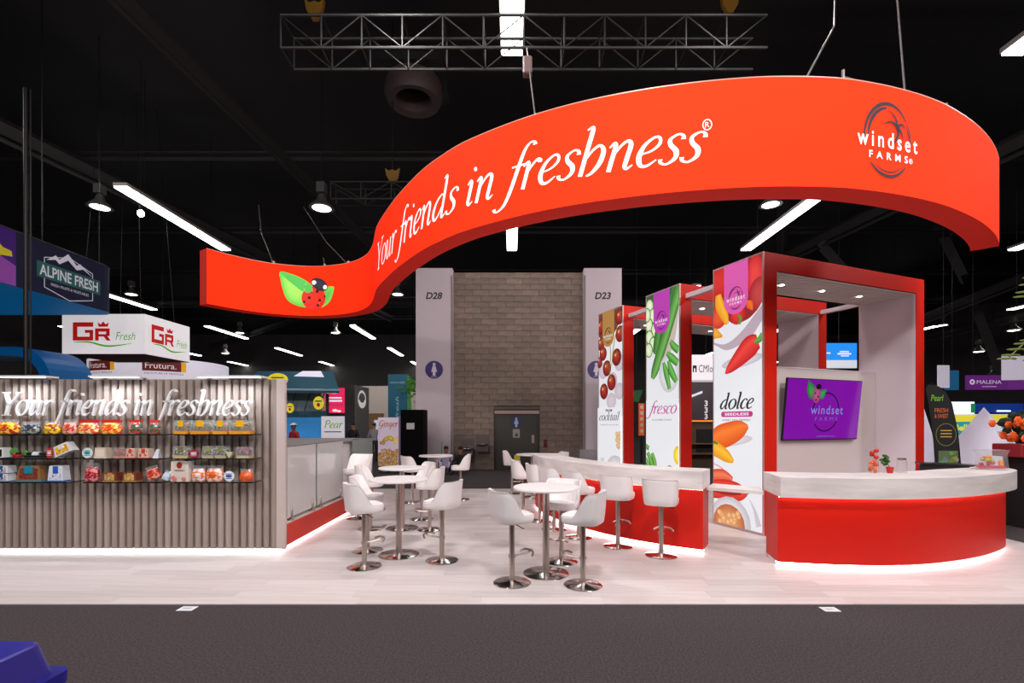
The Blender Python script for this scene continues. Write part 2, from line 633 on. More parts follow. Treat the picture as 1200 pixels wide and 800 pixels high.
def farm_logo(p, cu, cv, k, dark, white, flat=False):
    """ring with a small palm shape, two lines of lettering; k = scale (ring radius about 0.45 k)"""
    def arc(r, a0, a1, w0, w1, dx=0, dy=0):
        pts = []
        for i in range(15):
            t = i / 14
            a = R(a0 + (a1 - a0) * t)
            ww = w0 + (w1 - w0) * t
            pts.append((cu + (dx + r * 0.82 * math.cos(a)) * k, cv + (dy + r * math.sin(a)) * k, max(.008, ww * math.sin(math.pi * (0.15 + 0.7 * t))) * k))
        p.ribbon(pts, dark, n=1)
    arc(.5, 182, 38, .055, .055)
    arc(.42, 178, 95, .05, .06, .0, .02)
    arc(.5, 36, -4, .022, .03)
    arc(.46, 34, 0, .016, .016)
    arc(.5, 222, 318, .05, .05)
    arc(.44, 232, 312, .02, .02)
    for q in ([(.15, .22, .06), (.17, .1, .05), (.1, -.03, .03)], [(.15, .2, .05), (.05, .26, .035), (-.08, .22, .01)],
              [(.15, .2, .05), (.12, .32, .035), (.0, .42, .01)], [(.15, .2, .05), (.24, .25, .035), (.3, .2, .01)], [(.16, .2, .05), (.23, .13, .035), (.27, .02, .01)]):
        p.ribbon([(cu + x * k, cv + y * k, w_ * k) for x, y, w_ in q], dark, n=3)
    p.sans('windset', cu, cv - .12 * k, .22 * k, white, width=1.06 * k, bold=.012, space=1.45, center=True)
    p.sans('FARMS', cu, cv - .28 * k, .1 * k, white, width=.68 * k, bold=.012, space=1.9, center=True)

# ================================================================== the hall
CARPET = MN('charcoal_carpet', S(10, 8, 9), S(84, 74, 76), (58, 58, 58), 6, 0.95, 0.0, 0.36, 0.66, nr=0.85)
tag(bx('floor', CARPET, None, -45, 45, -6, 62, -0.1, 0.0), kind='structure')
tag(bx('ceiling', BLACK, None, -45, 45, -6, 62, 13.0, 13.2), kind='structure')
HALLWALL = M('hall_wall_dark', S(70, 66, 66), 0.8)
tag(bx('wall_left', HALLWALL, None, -45.2, -45, -6, 62, 0, 13), kind='structure')
tag(bx('wall_right', HALLWALL, None, 45, 45.2, -6, 62, 0, 13), kind='structure')
tag(bx('wall_far', HALLWALL, None, -45, 45, 62, 62.2, 0, 13), kind='structure')
tag(bx('wall_behind', HALLWALL, None, -45, 45, -6.2, -6, 0, 13), kind='structure')

# block-built core wall with the restroom door
WY = 18.2
wb = tag(bx('wall_back', M('mortar', S(104, 91, 82), 0.9), None, -2.75, 3.0, WY + 0.06, WY + 0.5, 0, 7.4), kind='structure')
tones = [MN('block_tone_%d' % i, S(*a), S(*b), (3, 3, 9), 5, 0.85, 0.15) for i, (a, b) in
         enumerate([((112, 97, 87), (130, 114, 102)), ((118, 102, 91), (138, 121, 108)), ((106, 93, 84), (124, 109, 98))])]
bh, bw = 0.218, 0.62
bmesh_cache = {}
DX0, DX1, DZ = -0.68, 1.04, 2.28
row = 0
z = 0.0
while z < 7.35:
    x = -2.72 - (row % 2) * bw / 2
    while x < 2.97:
        a, b = max(x, -2.72), min(x + bw, 2.97)
        segs = [(a, b)]
        if z + bh > 0 and z < DZ:
            segs = [(a, min(b, DX0))] + [(max(a, DX1), b)]
        for p, q in segs:
            if q - p < 0.05:
                continue
            key = (round(q - p, 3), rnd.randrange(3))
            if key not in bmesh_cache:
                bmesh_cache[key] = MB().box(0.003, q - p - 0.003, 0, 0.06, 0.003, bh - 0.003, bev=0.005).mesh('block', tones[key[1]])
            link('block', bmesh_cache[key], wb, (p, WY - rnd.random() * 0.006, z))
        x += bw
    z += bh
    row += 1
PIL = M('pilaster_paint', S(190, 176, 182), 0.7)
for nm, x0, x1, txt in (('wall_back_left', -3.55, -2.2, 'D28'), ('wall_back_right', 2.66, 4.05, 'D23')):
    o = tag(bx(nm, PIL, None, x0, x1, WY - 0.35, WY + 0.5, 0, 7.47), kind='structure')
    bx('corner_guard', M('corner_guard', S(120, 108, 106), 0.5), o, (x1 - 0.06 if x0 < 0 else x0), (x1 if x0 < 0 else x0 + 0.06), WY - 0.36, WY - 0.35, 0, 7.2)
    p = Print(plane_map((0, WY - 0.352, 0), (1, 0, 0), (0, 0, 1), (0, -1, 0)))
    cx = (x0 + x1) / 2
    p.sans(txt, cx, 6.32, 0.26, S(24, 20, 22), center=True, bold=0.03, shear=0.2)
    NV = S(52, 34, 104)
    cc = cx if x0 < 0 else x0 + 0.45
    p.ell(cc, 3.72, 0.33, 0.33, NV, n=28)
    W_ = S(205, 195, 205)
    p.ell(cc, 3.92, 0.055, 0.055, W_)
    p.flat([(cc - .05, 3.86), (cc + .05, 3.86), (cc + .11, 3.64), (cc + .05, 3.64), (cc + .05, 3.5), (cc - .05, 3.5), (cc - .05, 3.64), (cc - .11, 3.64)], W_)
    p.sans('WOMEN', cc, 3.44, 0.04, W_, center=True)
    p.build('lettering', PRINT, o)

d1o = tag(bx('door_1', M('door_frame', S(34, 30, 28), 0.5), None, DX0, DX1, WY + 0.02, WY + 0.1, 2.2, DZ), kind='structure')
bx('header_strip', M('header_strip', S(168, 140, 132), 0.5), d1o, DX0 + 0.02, DX1 - 0.02, WY - 0.03, WY + 0.02, 2.1, 2.22)
for s_ in (DX0, DX1 - 0.08):
    bx('jamb', MC['door_frame'], d1o, s_, s_ + 0.08, WY - 0.02, WY + 0.1, 0, 2.2)
DOORM = M('door_olive', S(52, 50, 42), 0.5)
bx('door_leaf', DOORM, d1o, DX0 + 0.08, DX1 - 0.08, WY + 0.03, WY + 0.08, 0.01, 2.1)
bx('push_plate', STEEL, d1o, DX1 - 0.3, DX1 - 0.2, WY + 0.015, WY + 0.03, 1.0, 1.3)
p = Print(plane_map((0, WY + 0.028, 0), (1, 0, 0), (0, 0, 1), (0, -1, 0)))
cc = (DX0 + DX1) / 2 - 0.02
p.ell(cc, 1.78, 0.22, 0.22, S(34, 40, 92), n=24)
p.ell(cc, 1.92, 0.04, 0.04, S(170, 180, 205))
p.flat([(cc - .04, 1.88), (cc + .04, 1.88), (cc + .09, 1.72), (cc + .04, 1.72), (cc + .04, 1.6), (cc - .04, 1.6), (cc - .04, 1.72), (cc - .09, 1.72)], S(170, 180, 205))
p.rect(cc - .13, cc + .13, 1.2, 1.52, S(150, 148, 138))
p.flat([(cc - .05, 1.25), (cc + .07, 1.25), (cc + .04, 1.36), (cc, 1.4)], S(40, 40, 40))
p.build('door_sign', PRINT, d1o)

# ------------------------------------------------------------------ booth floor: pale planks
FX0, FX1, FY0, FY1 = -7.7, 7.55, 4.74, 12.9
fb = tag(bx('floor_booth', M('underlay', S(120, 112, 110), 0.8), None, FX0, FX1, FY0, FY1, 0.0, 0.008), kind='structure')
PT = [MN('plank_tone_%d' % i, S(*a), S(*b), (1.3, 16, 1), 6, 0.38, 0.02, 0.3, 0.7) for i, (a, b) in
      enumerate([((202, 192, 190), (217, 208, 207)), ((197, 187, 185), (213, 204, 202)), ((204, 195, 193), (220, 212, 211)), ((192, 182, 180), (209, 200, 198))])]
pw, pl = 0.18, 1.22
pm = {}
rest = [MB() for _ in PT]
npl = 0
y = FY0
while y < FY1 - 0.01:
    x = FX0 - rnd.random() * pl
    y1 = min(y + pw, FY1)
    while x < FX1:
        a, b = max(x, FX0), min(x + pl, FX1)
        if b - a > 0.03:
            t = rnd.randrange(4)
            if npl < 300:
                key = (round(b - a, 3), t)
                if key not in pm:
                    pm[key] = MB().box(0.0008, b - a - 0.0008, 0.0008, pw - 0.0008, 0, 0.007).mesh('plank', PT[t])
                link('plank', pm[key], fb, (a, y, 0.008))
                npl += 1
            else:
                rest[t].box(a + .0008, b - .0008, y + .0008, y1 - .0008, 0.008, 0.015)
        x += pl
    y += pw
for t, r_ in enumerate(rest):
    tag(r_.build('plank_field', PT[t], fb), kind='stuff')
FZ = 0.015  # top of the booth floor

# ================================================================== slatted display wall on the left
WX0, WX1, WYF, WZ = -7.65, -3.10, 6.6, 2.38
SLAT = [MN('slat_wood_%d' % i, S(*a), S(*b), (22, 22, 1.0), 5, 0.6, 0.05, 0.3, 0.7) for i, (a, b) in
        enumerate([((140, 125, 117), (168, 153, 145)), ((148, 133, 125), (176, 161, 153)), ((132, 118, 110), (160, 145, 137))])]
dw = thing('display_wall', 'pale grey-brown vertical slat wall carrying three rows of glass shelves', 'display wall', ((WX0 + WX1) / 2, WYF + 0.1, 0))
ox, oy = (WX0 + WX1) / 2, WYF + 0.1
bx('backing_panel', M('backing_panel', S(120, 106, 100), 0.7), dw, WX0 - ox, WX1 - ox - .06, -0.04, 0.08, 0.06, WZ)
bx('toe_kick', M('toe_kick', S(220, 216, 216), 0.5), dw, WX0 - ox, WX1 - ox - 0.1, 0.0, 0.06, FZ, 0.06)
bx('led_strip', LED, dw, WX0 - ox, WX1 - ox - 0.06, -0.05, -0.035, 0.045, 0.058)
pitch = 0.104
ns = int((WX1 - WX0 - 0.12) / pitch)
sl = [MB().prism([(0, 0.0), (0.0, -0.012), (0.04, -0.05), (0.102, -0.05), (0.102, 0.0)], 0.06, WZ).mesh('slat', m) for m in SLAT]
for i in range(ns):
    link('slat', sl[rnd.randrange(3)], dw, (WX1 - 0.12 - (i + 1) * pitch - ox, -0.04, 0))
bx('end_post', M('end_post', S(196, 180, 176), 0.6), dw, WX1 - 0.12 - ox, WX1 - ox, -0.1, -0.041, 0.06, WZ, bev=0.006)

# light bars on top of the wall that wash it from above
for (x0, x1), nm in zip(((-6.86, -6.22), (-5.63, -4.97), (-4.2, -3.35)), ('left end', 'middle', 'right end')):
    lb = thing('light_bar', 'slim white wash light bar on top of the slat wall, %s' % nm, 'light bar', ((x0 + x1) / 2, WYF - 0.12, WZ + 0.001), 0, 'wash lights on the slat wall')
    hw = (x1 - x0) / 2
    bx('housing', M('bar_white', S(226, 224, 226), 0.4), lb, -hw, hw, -0.06, 0.16, 0.012, 0.035)
    bx('diffuser', M('bar_lens', (1, 1, 1), 0.4, 0, 5.0), lb, -hw + .02, hw - .02, -0.045, -0.005, 0.006, 0.0119)
    for q in (-hw + 0.05, hw - 0.08):
        bx('bracket', STEEL, lb, q, q + 0.03, 0.1, 0.15, 0.0, 0.013)
    l_ = area('wash_light', (0, -0.03, 0.003), x1 - x0 - .06, 4.8, None, (0.86, 0.92, 1.0), sy=0.04, spread=120)
    l_.rotation_euler = (R(8), 0, 0)
    l_.parent = lb

# standing letters
gl, adv = serif('Your friends in freshness', 0.26, 1.0, 0.0)
LX0, LX1, LZ, XH = -6.93, -3.52, 1.885, 0.205
kx = (LX1 - LX0) / (adv + 0.1)
wl = thing('wall_lettering', 'raised white italic lettering on the slat wall above the shelves', 'lettering', (LX0, WYF - 0.065, LZ))
LETW = M('letter_white', S(240, 240, 242), 0.4)
for ch, rbs in gl:
    if not rbs:
        continue
    mb = MB()
    for rb in rbs:
        L_, R_ = ribbon_sides(rb)
        n = len(rb)
        vs = []
        for p_ in (L_, R_):
            vs += [(a * kx, -0.03, b * XH) for a, b in p_]
        for p_ in (L_, R_):
            vs += [(a * kx, 0.005, b * XH) for a, b in p_]
        fs = []
        for k in range(n - 1):
            fs += [(k, k + 1, n + k + 1, n + k), (2 * n + k + 1, 2 * n + k, 3 * n + k, 3 * n + k + 1),
                   (k + 1, k, 2 * n + k, 2 * n + k + 1), (n + k, n + k + 1, 3 * n + k + 1, 3 * n + k)]
        fs += [(0, n, 3 * n, 2 * n), (n - 1, 3 * n - 1, 4 * n - 1, 2 * n - 1)]
        mb.add(vs, fs)
    mb.build('letter', LETW, wl)

# glass shelves
GLASS = MG('shelf_glass', (0.86, 0.9, 0.9), 0.9, 0.03, (0.5, 0.52, 0.52))
EDGE = M('glass_edge', S(16, 20, 20), 0.15)
SHZ = {'top': 1.637, 'middle': 1.317, 'bottom': 1.008}
SHX = {'left': (-6.98, -5.82), 'centre': (-5.64, -4.60), 'right': (-4.44, -3.41)}
for zn, z in SHZ.items():
    for xn, (x0, x1) in SHX.items():
        sh = thing('glass_shelf', 'clear glass shelf with dark edge on the slat wall, %s row, %s column' % (zn, xn), 'shelf', ((x0 + x1) / 2, WYF, z - 0.012), 0, 'glass shelves on the slat wall')
        hw = (x1 - x0) / 2
        bx('pane', GLASS, sh, -hw + .003, hw - .003, -0.237, -0.012, 0, 0.012)
        bx('front_edge', EDGE, sh, -hw, hw, -0.243, -0.237, -0.003, 0.012)
        for q in (-hw, hw - 0.003):
            bx('side_edge', EDGE, sh, q, q + 0.003, -0.237, -0.012, -0.002, 0.012)
        for q in (-hw + 0.12, hw - 0.12):
            MB().tube([(q, 0.0, -0.008), (q, -0.05, -0.008)], 0.008, 8).build('bracket', STEEL, sh)

# ------------------------------------------------------------------ glass-fronted counter behind the wall
rc = thing('service_counter', 'grey-topped counter with white glass front and red base beside the slat wall', 'counter', (-3.17, 9.0, 0))
CX = 0.0
BODY = M('counter_body', S(214, 206, 206), 0.5)
bx('body', BODY, rc, -4.4, -0.1, -2.215, 2.0, 0.36, 1.40)
bx('red_base', M('red_base', S(206, 44, 22), 0.45), rc, -4.4, 0.0, -2.215, 2.05, 0.06, 0.36)
bx('ledge', M('ledge', S(206, 192, 188), 0.4), rc, -0.1, 0.004, -2.215, 2.05, 0.36, 0.385)
bx('countertop', M('counter_grey', S(122, 117, 117), 0.45), rc, -4.4, -0.035, -2.215, 2.05, 1.40, 1.43)
bx('toe_kick', M('toe_kick', S(220, 216, 216), 0.5), rc, -4.4, -0.08, -2.215, 1.98, FZ, 0.06)
bx('led_strip', LED, rc, -0.075, -0.06, -2.215, 2.0, 0.045, 0.058)
PANE = MG('white_glass', (0.92, 0.94, 0.93), 0.4, 0.04, (0.84, 0.82, 0.81))
PANE2 = MG('green_glass', (0.78, 0.86, 0.82), 0.5, 0.04, (0.5, 0.55, 0.52))
for y0, y1, m in ((-2.15, -1.14, PANE), (-1.10, 0.13, PANE), (0.68, 2.05, PANE2)):
    g = bx('glass_panel', m, rc, -0.03, -0.018, y0, y1, 0.43, 1.44)
    bx('top_edge', M('pane_edge', S(64, 60, 60), 0.3), g, -0.031, -0.017, y0, y1, 1.44, 1.448)
    bx('side_edge', M('pane_edge2', S(170, 178, 174), 0.3), g, -0.031, -0.017, y0, y0 + 0.008, 0.43, 1.44)
    for yy in (y0 + 0.14, y1 - 0.14):
        q = MB().lathe([(0.05, 0), (0.05, 0.012), (0.024, 0.014), (0.024, 0.17), (0.02, 0.175)], 14, (-0.022, yy, 0.385)).build('standoff', STEEL, rc)

# ================================================================== hanging banner
BZ0, BZ1 = 4.42, 5.64
BP = [(-6.77, 10.72), (-6.43, 11.21), (-5.88, 11.70), (-5.11, 11.95), (-4.48, 11.90), (-3.88, 11.64), (-3.40, 11.19), (-3.05, 10.55), (-2.67, 9.54),
      (-2.24, 8.72), (-1.88, 8.12), (-1.42, 7.45), (-1.05, 7.02), (-0.62, 6.62), (0.07, 6.17), (0.71, 5.86), (1.33, 5.65), (1.91, 5.51), (2.49, 5.42),
      (3.02, 5.385), (3.65, 5.41), (4.15, 5.5), (4.55, 5.605), (4.93, 5.73), (5.34, 5.90), (5.88, 6.18), (6.32, 6.45), (6.74, 6.75), (7.1, 7.05), (7.27, 7.22)]
BC = catmull(BP, 8)
BN, BS = [], [0.0]
for k in range(len(BC)):
    a, b = BC[max(k - 1, 0)], BC[min(k + 1, len(BC) - 1)]
    dx, dy = b[0] - a[0], b[1] - a[1]
    d = math.hypot(dx, dy)
    BN.append((dy / d, -dx / d))      # faces the aisle
    if k:
        BS.append(BS[-1] + math.hypot(BC[k][0] - BC[k - 1][0], BC[k][1] - BC[k - 1][1]))


def bmap(u, v, l):
    u = min(max(u, 0), BS[-1] - 1e-6)
    lo, hi = 0, len(BS) - 1
    while hi - lo > 1:
        m_ = (lo + hi) // 2
        if BS[m_] <= u:
            lo = m_
        else:
            hi = m_
    t = (u - BS[lo]) / (BS[hi] - BS[lo])
    n0, n1 = BN[lo], BN[hi]
    nx, ny = n0[0] + (n1[0] - n0[0]) * t, n0[1] + (n1[1] - n0[1]) * t
    return (BC[lo][0] + (BC[hi][0] - BC[lo][0]) * t + nx * (l + .003) - bb[0], BC[lo][1] + (BC[hi][1] - BC[lo][1]) * t + ny * (l + .003) - bb[1], v - bb[2])


def u_at(px):
    """arc length where the banner passes the given horizontal bearing (x / y)"""
    best = min(range(len(BC)), key=lambda k: abs(BC[k][0] / BC[k][1] - px) + (10 if BC[k][1] > 9.6 and px > -0.285 else 0))
    return BS[best]


bb = (0.5, 7.5, BZ0)
ban = thing('hanging_banner', 'glowing red S-shaped fabric banner hanging above the stand', 'hanging sign', bb)
FABRIC = M('banner_fabric', S(212, 54, 20), 0.8, 0, 0.72, (1.0, 0.014, 0.001), 0.1)
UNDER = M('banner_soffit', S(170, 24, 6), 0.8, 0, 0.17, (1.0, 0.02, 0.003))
TH = 0.31
mf, mbk, mu, mt, me_ = MB(), MB(), MB(), MB(), MB()
n = len(BC)
fr = [(BC[k][0] - bb[0], BC[k][1] - bb[1]) for k in range(n)]
bk = [(fr[k][0] - BN[k][0] * TH, fr[k][1] - BN[k][1] * TH) for k in range(n)]
H = BZ1 - BZ0
q4 = [(k, k + 1, n + k + 1, n + k) for k in range(n - 1)]
mf.add([(x, y, 0) for x, y in fr] + [(x, y, H) for x, y in fr], q4, True)
mbk.add([(x, y, 0) for x, y in bk] + [(x, y, H) for x, y in bk], q4, True)
mu.add([(x, y, 0) for x, y in fr] + [(x, y, 0) for x, y in bk], q4, True)
mf.build('front_fabric', FABRIC, ban)
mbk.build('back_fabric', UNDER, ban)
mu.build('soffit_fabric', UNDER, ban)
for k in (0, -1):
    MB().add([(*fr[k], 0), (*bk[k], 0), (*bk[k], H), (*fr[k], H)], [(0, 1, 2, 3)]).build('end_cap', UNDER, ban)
mt.add([(x, y, H) for x, y in fr] + [(x, y, H) for x, y in bk] + [(x, y, H + .012) for x, y in fr] + [(x, y, H + .012) for x, y in bk],
       [(k, k + 1, 2 * n + k + 1, 2 * n + k) for k in range(n - 1)] + [(2 * n + k, 2 * n + k + 1, 3 * n + k + 1, 3 * n + k) for k in range(n - 1)] +
       [(n + k, n + k + 1, 3 * n + k + 1, 3 * n + k) for k in range(n - 1)])
mt.build('top_rail', M('top_rail', S(214, 150, 140), 0.4, 0.2), ban)
BPR = MP('banner_print', 0.62, 0.6, 1.0)
ANG = lambda px: (px - 600) / 566.7
p = Print(bmap, None, 0.0008)
u0, u1 = u_at(ANG(441)), u_at(ANG(818))
p.serif('Your friends in freshness', u0, 4.745, 0.335, (0.95, 0.9, 0.93), width=(u1 - u0) / 1.0, bold=0.9, slant=0.26, n=8)
ur = u_at(ANG(829))
for i in range(20):
    a0, a1 = 2 * math.pi * i / 20, 2 * math.pi * (i + 1) / 20
    p.poly([(ur + .052 * math.cos(a0), 5.15 + .064 * math.sin(a0)), (ur + .052 * math.cos(a1), 5.15 + .064 * math.sin(a1)),
            (ur + .043 * math.cos(a1), 5.15 + .053 * math.sin(a1)), (ur + .043 * math.cos(a0), 5.15 + .053 * math.sin(a0))], [(.9, .85, .88)] * 4)
p.sans('R', ur, 5.12, 0.06, (.9, .85, .88), center=True)
p.build('lettering', BPR, ban)
p = Print(bmap, None, 0.0008)
ul = u_at(ANG(1039))
farm_logo(p, ul, 5.02, 0.83, S(36, 12, 22), (0.95, 0.9, 0.95))
p.sans('®', ul + .33, 4.79, 0.06, (0.95, 0.9, 0.95), center=True)
p.build('emblem', BPR, ban)
# ladybug on two leaves
p = Print(bmap, None, 0.0008)
ug = u_at(ANG(361))
g = lambda x, y: (ug + x * .66, 5.02 + y * .52)
leaf = catmull([(-1, .85), (-.98, .45), (-.9, 0), (-.78, -.4), (-.5, -.66), (.0, -.72), (.2, .0), (.15, .25), (-.2, .58), (-.6, .78)], 3, True)
p.blob([g(*q) for q in leaf], S(84, 190, 60), S(150, 220, 90), g(-.55, 0))
p.flat([g(*q) for q in catmull([(-1, .85), (-.55, .3), (-.08, -.1), (.2, .1), (-.25, .56)], 4, True)], S(76, 182, 78))
leaf2 = catmull([(1.0, .18), (.95, -.2), (.8, -.55), (.5, -.76), (.3, -.72), (.55, -.2), (.62, .14)], 4, True)
p.blob([g(*q) for q in leaf2], S(110, 205, 70), S(80, 185, 80), g(.7, -.3))
p.ell(*g(.2, -.32), .66 * .46, .52 * .56, S(214, 30, 18), S(240, 40, 18), hl=(.03, .12), n=26)
for x, y, r_ in ((.1, -.02, .05), (.32, .0, .07), (.02, -.3, .065), (.42, -.42, .06), (-.16, -.5, .05), (.35, -.66, .055), (.62, -.25, .04)):
    p.ell(*g(x, y), r_ * .62, r_ * .62, S(26, 8, 10))
p.ell(*g(.42, .32), .66 * .36, .52 * .27, S(20, 22, 34), S(40, 46, 60), rot=-.5, n=20)
for x, y in ((.2, .42), (.64, .18)):
    p.ell(*g(x, y), .055, .055, (.85, .85, .88))
p.build('ladybug_emblem', BPR, ban)

# ================================================================== curved bars on the right
def offset_path(P, d):
    out = []
    for k in range(len(P)):
        a, b = P[max(k - 1, 0)], P[min(k + 1, len(P) - 1)]
        dx, dy = b[0] - a[0], b[1] - a[1]
        l = math.hypot(dx, dy)
        out.append((P[k][0] - dy / l * d, P[k][1] + dx / l * d))
    return out


def band(P, d0, d1, z0, z1, tap=None):
    A, B = offset_path(P, d0), offset_path(P, d1)
    if tap:
        B = [(a[0] + (b[0] - a[0]) * k, a[1] + (b[1] - a[1]) * k) for a, b, k in zip(A, B, tap)]
    n = len(P)
    vs = [(x, y, z0) for x, y in A] + [(x, y, z0) for x, y in B] + [(x, y, z1) for x, y in A] + [(x, y, z1) for x, y in B]
    mb = MB()
    mb.add(vs, [])
    for k in range(n - 1):
        for f, s_ in (((k, k + 1, 2 * n + k + 1, 2 * n + k), True), ((n + k + 1, n + k, 3 * n + k, 3 * n + k + 1), True),
                      ((2 * n + k, 2 * n + k + 1, 3 * n + k + 1, 3 * n + k), False), ((k + 1, k, n + k, n + k + 1), False)):
            mb.f.append(f)
            mb.sm.append(s_)
    for f in ((0, 2 * n, 3 * n, n), (n - 1, 2 * n - 1, 4 * n - 1, 3 * n - 1)):
        mb.f.append(f)
        mb.sm.append(False)
    return mb


TOPW = MN('bar_top_white', S(208, 200, 197), S(232, 226, 224), (1.5, 1.5, 9), 4, 0.42)


def curved_bar(label, P, over, width, loc, inner_m, glow, taper=None):
    sg = 1
    C = catmull([(x - loc[0], y - loc[1]) for x, y in P], 6)
    t = thing('curved_bar', label, 'bar counter', (loc[0], loc[1], 0), 0, 'curved red bars')
    tp = [1 - taper * max(0, (i / (len(C) - 1) - .6) / .4) for i in range(len(C))] if taper else None
    band(C, 0.0, width - 0.12, 0.065, 0.88, tp).build('red_front', RED, t)
    band(C, -over, width, 0.88, 1.125, tp).build('bar_top', TOPW, t)
    band(C, 0.07, width - 0.2, FZ, 0.065).build('toe_kick', MC['toe_kick'], t)
    band(C, 0.045, 0.06, 0.05, 0.062).build('led_strip', LED, t)
    band(C, -over * .45 - 0.008, -over * .45, 0.8765, 0.8795).build('under_top_led', M('led_soft_%d' % glow, (1, 1, 1), 0.5, 0, glow, (1, .95, .93)), t)
    return t


INNER = M('inner_black', S(20, 18, 20), 0.6)
PL = [(0.5, 10.4), (0.5, 9.9), (0.61, 9.2), (0.86, 8.5), (1.17, 7.9), (1.61, 7.28), (2.10, 6.84), (2.58, 6.53)]
curved_bar('curved white-topped red bar with a row of white stools along it', PL, 0.05, 0.52, (1.5, 8.2), INNER, 9)
PR = [(3.29, 5.99), (3.9, 5.87), (4.52, 5.83), (5.1, 5.91), (5.74, 6.11), (6.36, 6.40), (6.88, 6.74), (7.1, 7.02), (7.17, 7.25)]
curved_bar('large rounded white-topped red bar in front of the television', PR, 0.11, 0.58, (5.2, 6.6), INNER, 24, 0.55)
fl = thing('bar_flap', 'thin white lift-up flap bridging the gap between the two red bars', 'counter flap', (3.05, 6.5, 0.868))
MB().prism([(x - 3.05, y - 6.5) for x, y in ((2.66, 6.6), (3.21, 6.17), (3.38, 6.6), (2.9, 6.98))], 0, 0.042).build('slab', TOPW, fl)
MB().tube([(-.36, .12, -.005), (-.25, .28, -.005)], 0.006, 6).build('hinge', STEEL, fl)

# ================================================================== red portal towers with backlit banners
TA = math.atan2(0.373, 0.928)
TW, TD, THH = 4.09, 1.03, 4.46
WLIN = M('tower_lining', S(214, 202, 208), 0.55)
LAM = MN('ceiling_lath', S(220, 208, 200), S(232, 222, 214), (2, 20, 20), 4, 0.6)
GAPD = M('lath_gap', S(36, 30, 28), 0.8)
SPOT = M('downlight_lens', (1, 1, 1), 0.4, 0, 16.0, (1, .97, .94))


def tower(P0, label):
    t = thing('portal_tower', label, 'display tower', (P0[0], P0[1], 0), TA, 'red portal towers')
    c = 0.27
    bx('left_column', DARKRED, t, 0.0, c, 0, TD, FZ, THH)
    bx('top_beam', DARKRED, t, c, TW - 0.24, 0, TD, THH - 0.27, THH)
    bx('right_column', DARKRED, t, TW - 0.24, TW, 0, TD, FZ, THH)
    bx('lining', WLIN, t, TW - 0.25, TW - 0.24, 0.012, TD - 0.012, FZ, THH - 0.29)
    bx('lining', WLIN, t, c, c + 0.01, 0.012, TD - 0.012, FZ, THH - 0.29)
    bx('ceiling_backing', GAPD, t, c + .01, TW - 0.25, 0.012, TD - 0.012, THH - 0.276, THH - 0.27)
    k = 13
    lm = None
    for i in range(k):
        y0 = 0.02 + i * (TD - 0.04) / k
        if lm is None:
            lm = MB().box(c + .012, TW - 0.252, 0, (TD - 0.04) / k - 0.03, THH - 0.292, THH - 0.277).mesh('ceiling_lath', LAM)
        link('ceiling_lath', lm, t, (0, y0, 0))
    for i in range(3):
        xx = 1.0 + i * 1.02
        q = MB().lathe([(0.0, 0), (0.036, 0), (0.042, 0.006)], 14, (xx, 0.5, THH - 0.299)).build('downlight', SPOT, t)
        d = bpy.data.lights.new('downlight_beam', 'SPOT')
        d.energy = 55
        d.spot_size = R(85)
        d.spot_blend = 0.7
        d.shadow_soft_size = 0.05
        d.color = (1, 0.95, 0.93)
        o = bpy.data.objects.new('downlight_beam', d)
        o.location = (xx, 0.5, THH - 0.31)
        COL.objects.link(o)
        o.parent = t
    # lightbox banner on the aisle side
    bz0, bz1 = FZ + 0.03, THH - 0.01
    pan = bx('banner_panel', M('banner_white', S(235, 236, 240), 0.5, 0, 0.8, (0.93, 0.95, 1.0)), t, -0.02, 0.0, 0.02, TD - 0.02, bz0 + .015, bz1 - .015)
    FRM = M('banner_frame', S(206, 180, 178), 0.35, 0.6)
    for a in ((-0.026, 0.0, 0.0, 0.02, FZ, THH), (-0.026, 0.0, TD - 0.02, TD, FZ, THH), (-0.026, 0.0, 0.02, TD - 0.02, bz1 - .015, THH), (-0.026, 0.0, 0.02, TD - 0.02, FZ, bz0 + .015)):
        bx('banner_frame', FRM, t, *a)
    UW, VH = TD - 0.04, bz1 - bz0 - 0.03
    mp = plane_map((-0.02, TD - 0.02, bz0 + .015), (0, -UW, 0), (0, 0, VH), (-1, 0, 0))
    return t, pan, Print(mp, (0, 1, 0, 1), 0.0005, VH / UW)


def tab(p, col, dark):
    pts = [(.25, 1.0), (.25, .86)] + [(.5 - .25 * math.cos(a), .86 - .055 * math.sin(a)) for a in [math.pi * i / 12 for i in range(1, 12)]] + [(.75, .86), (.75, 1.0)]
    p.flat(pts[::-1], col)


def tab_logo(p, dark):
    """little ring emblem; panel is about 4.3 times taller than wide, so u and v are scaled apart"""
    m0 = p.map
    cl = p.clip
    q = Print(lambda u, v, l: m0(.5 + u, .866 + v * .232, l), None, p.step)
    q.layer = p.layer + 1
    farm_logo(q, 0, 0, .36, dark, (.95, .92, .95))
    o = len(p.V)
    p.V += q.V
    p.C += q.C
    p.F += [tuple(i + o for i in f) for f in q.F]
    p.layer = q.layer


TP = [(3.94, 7.55), (3.245, 9.30), (2.55, 11.04)]
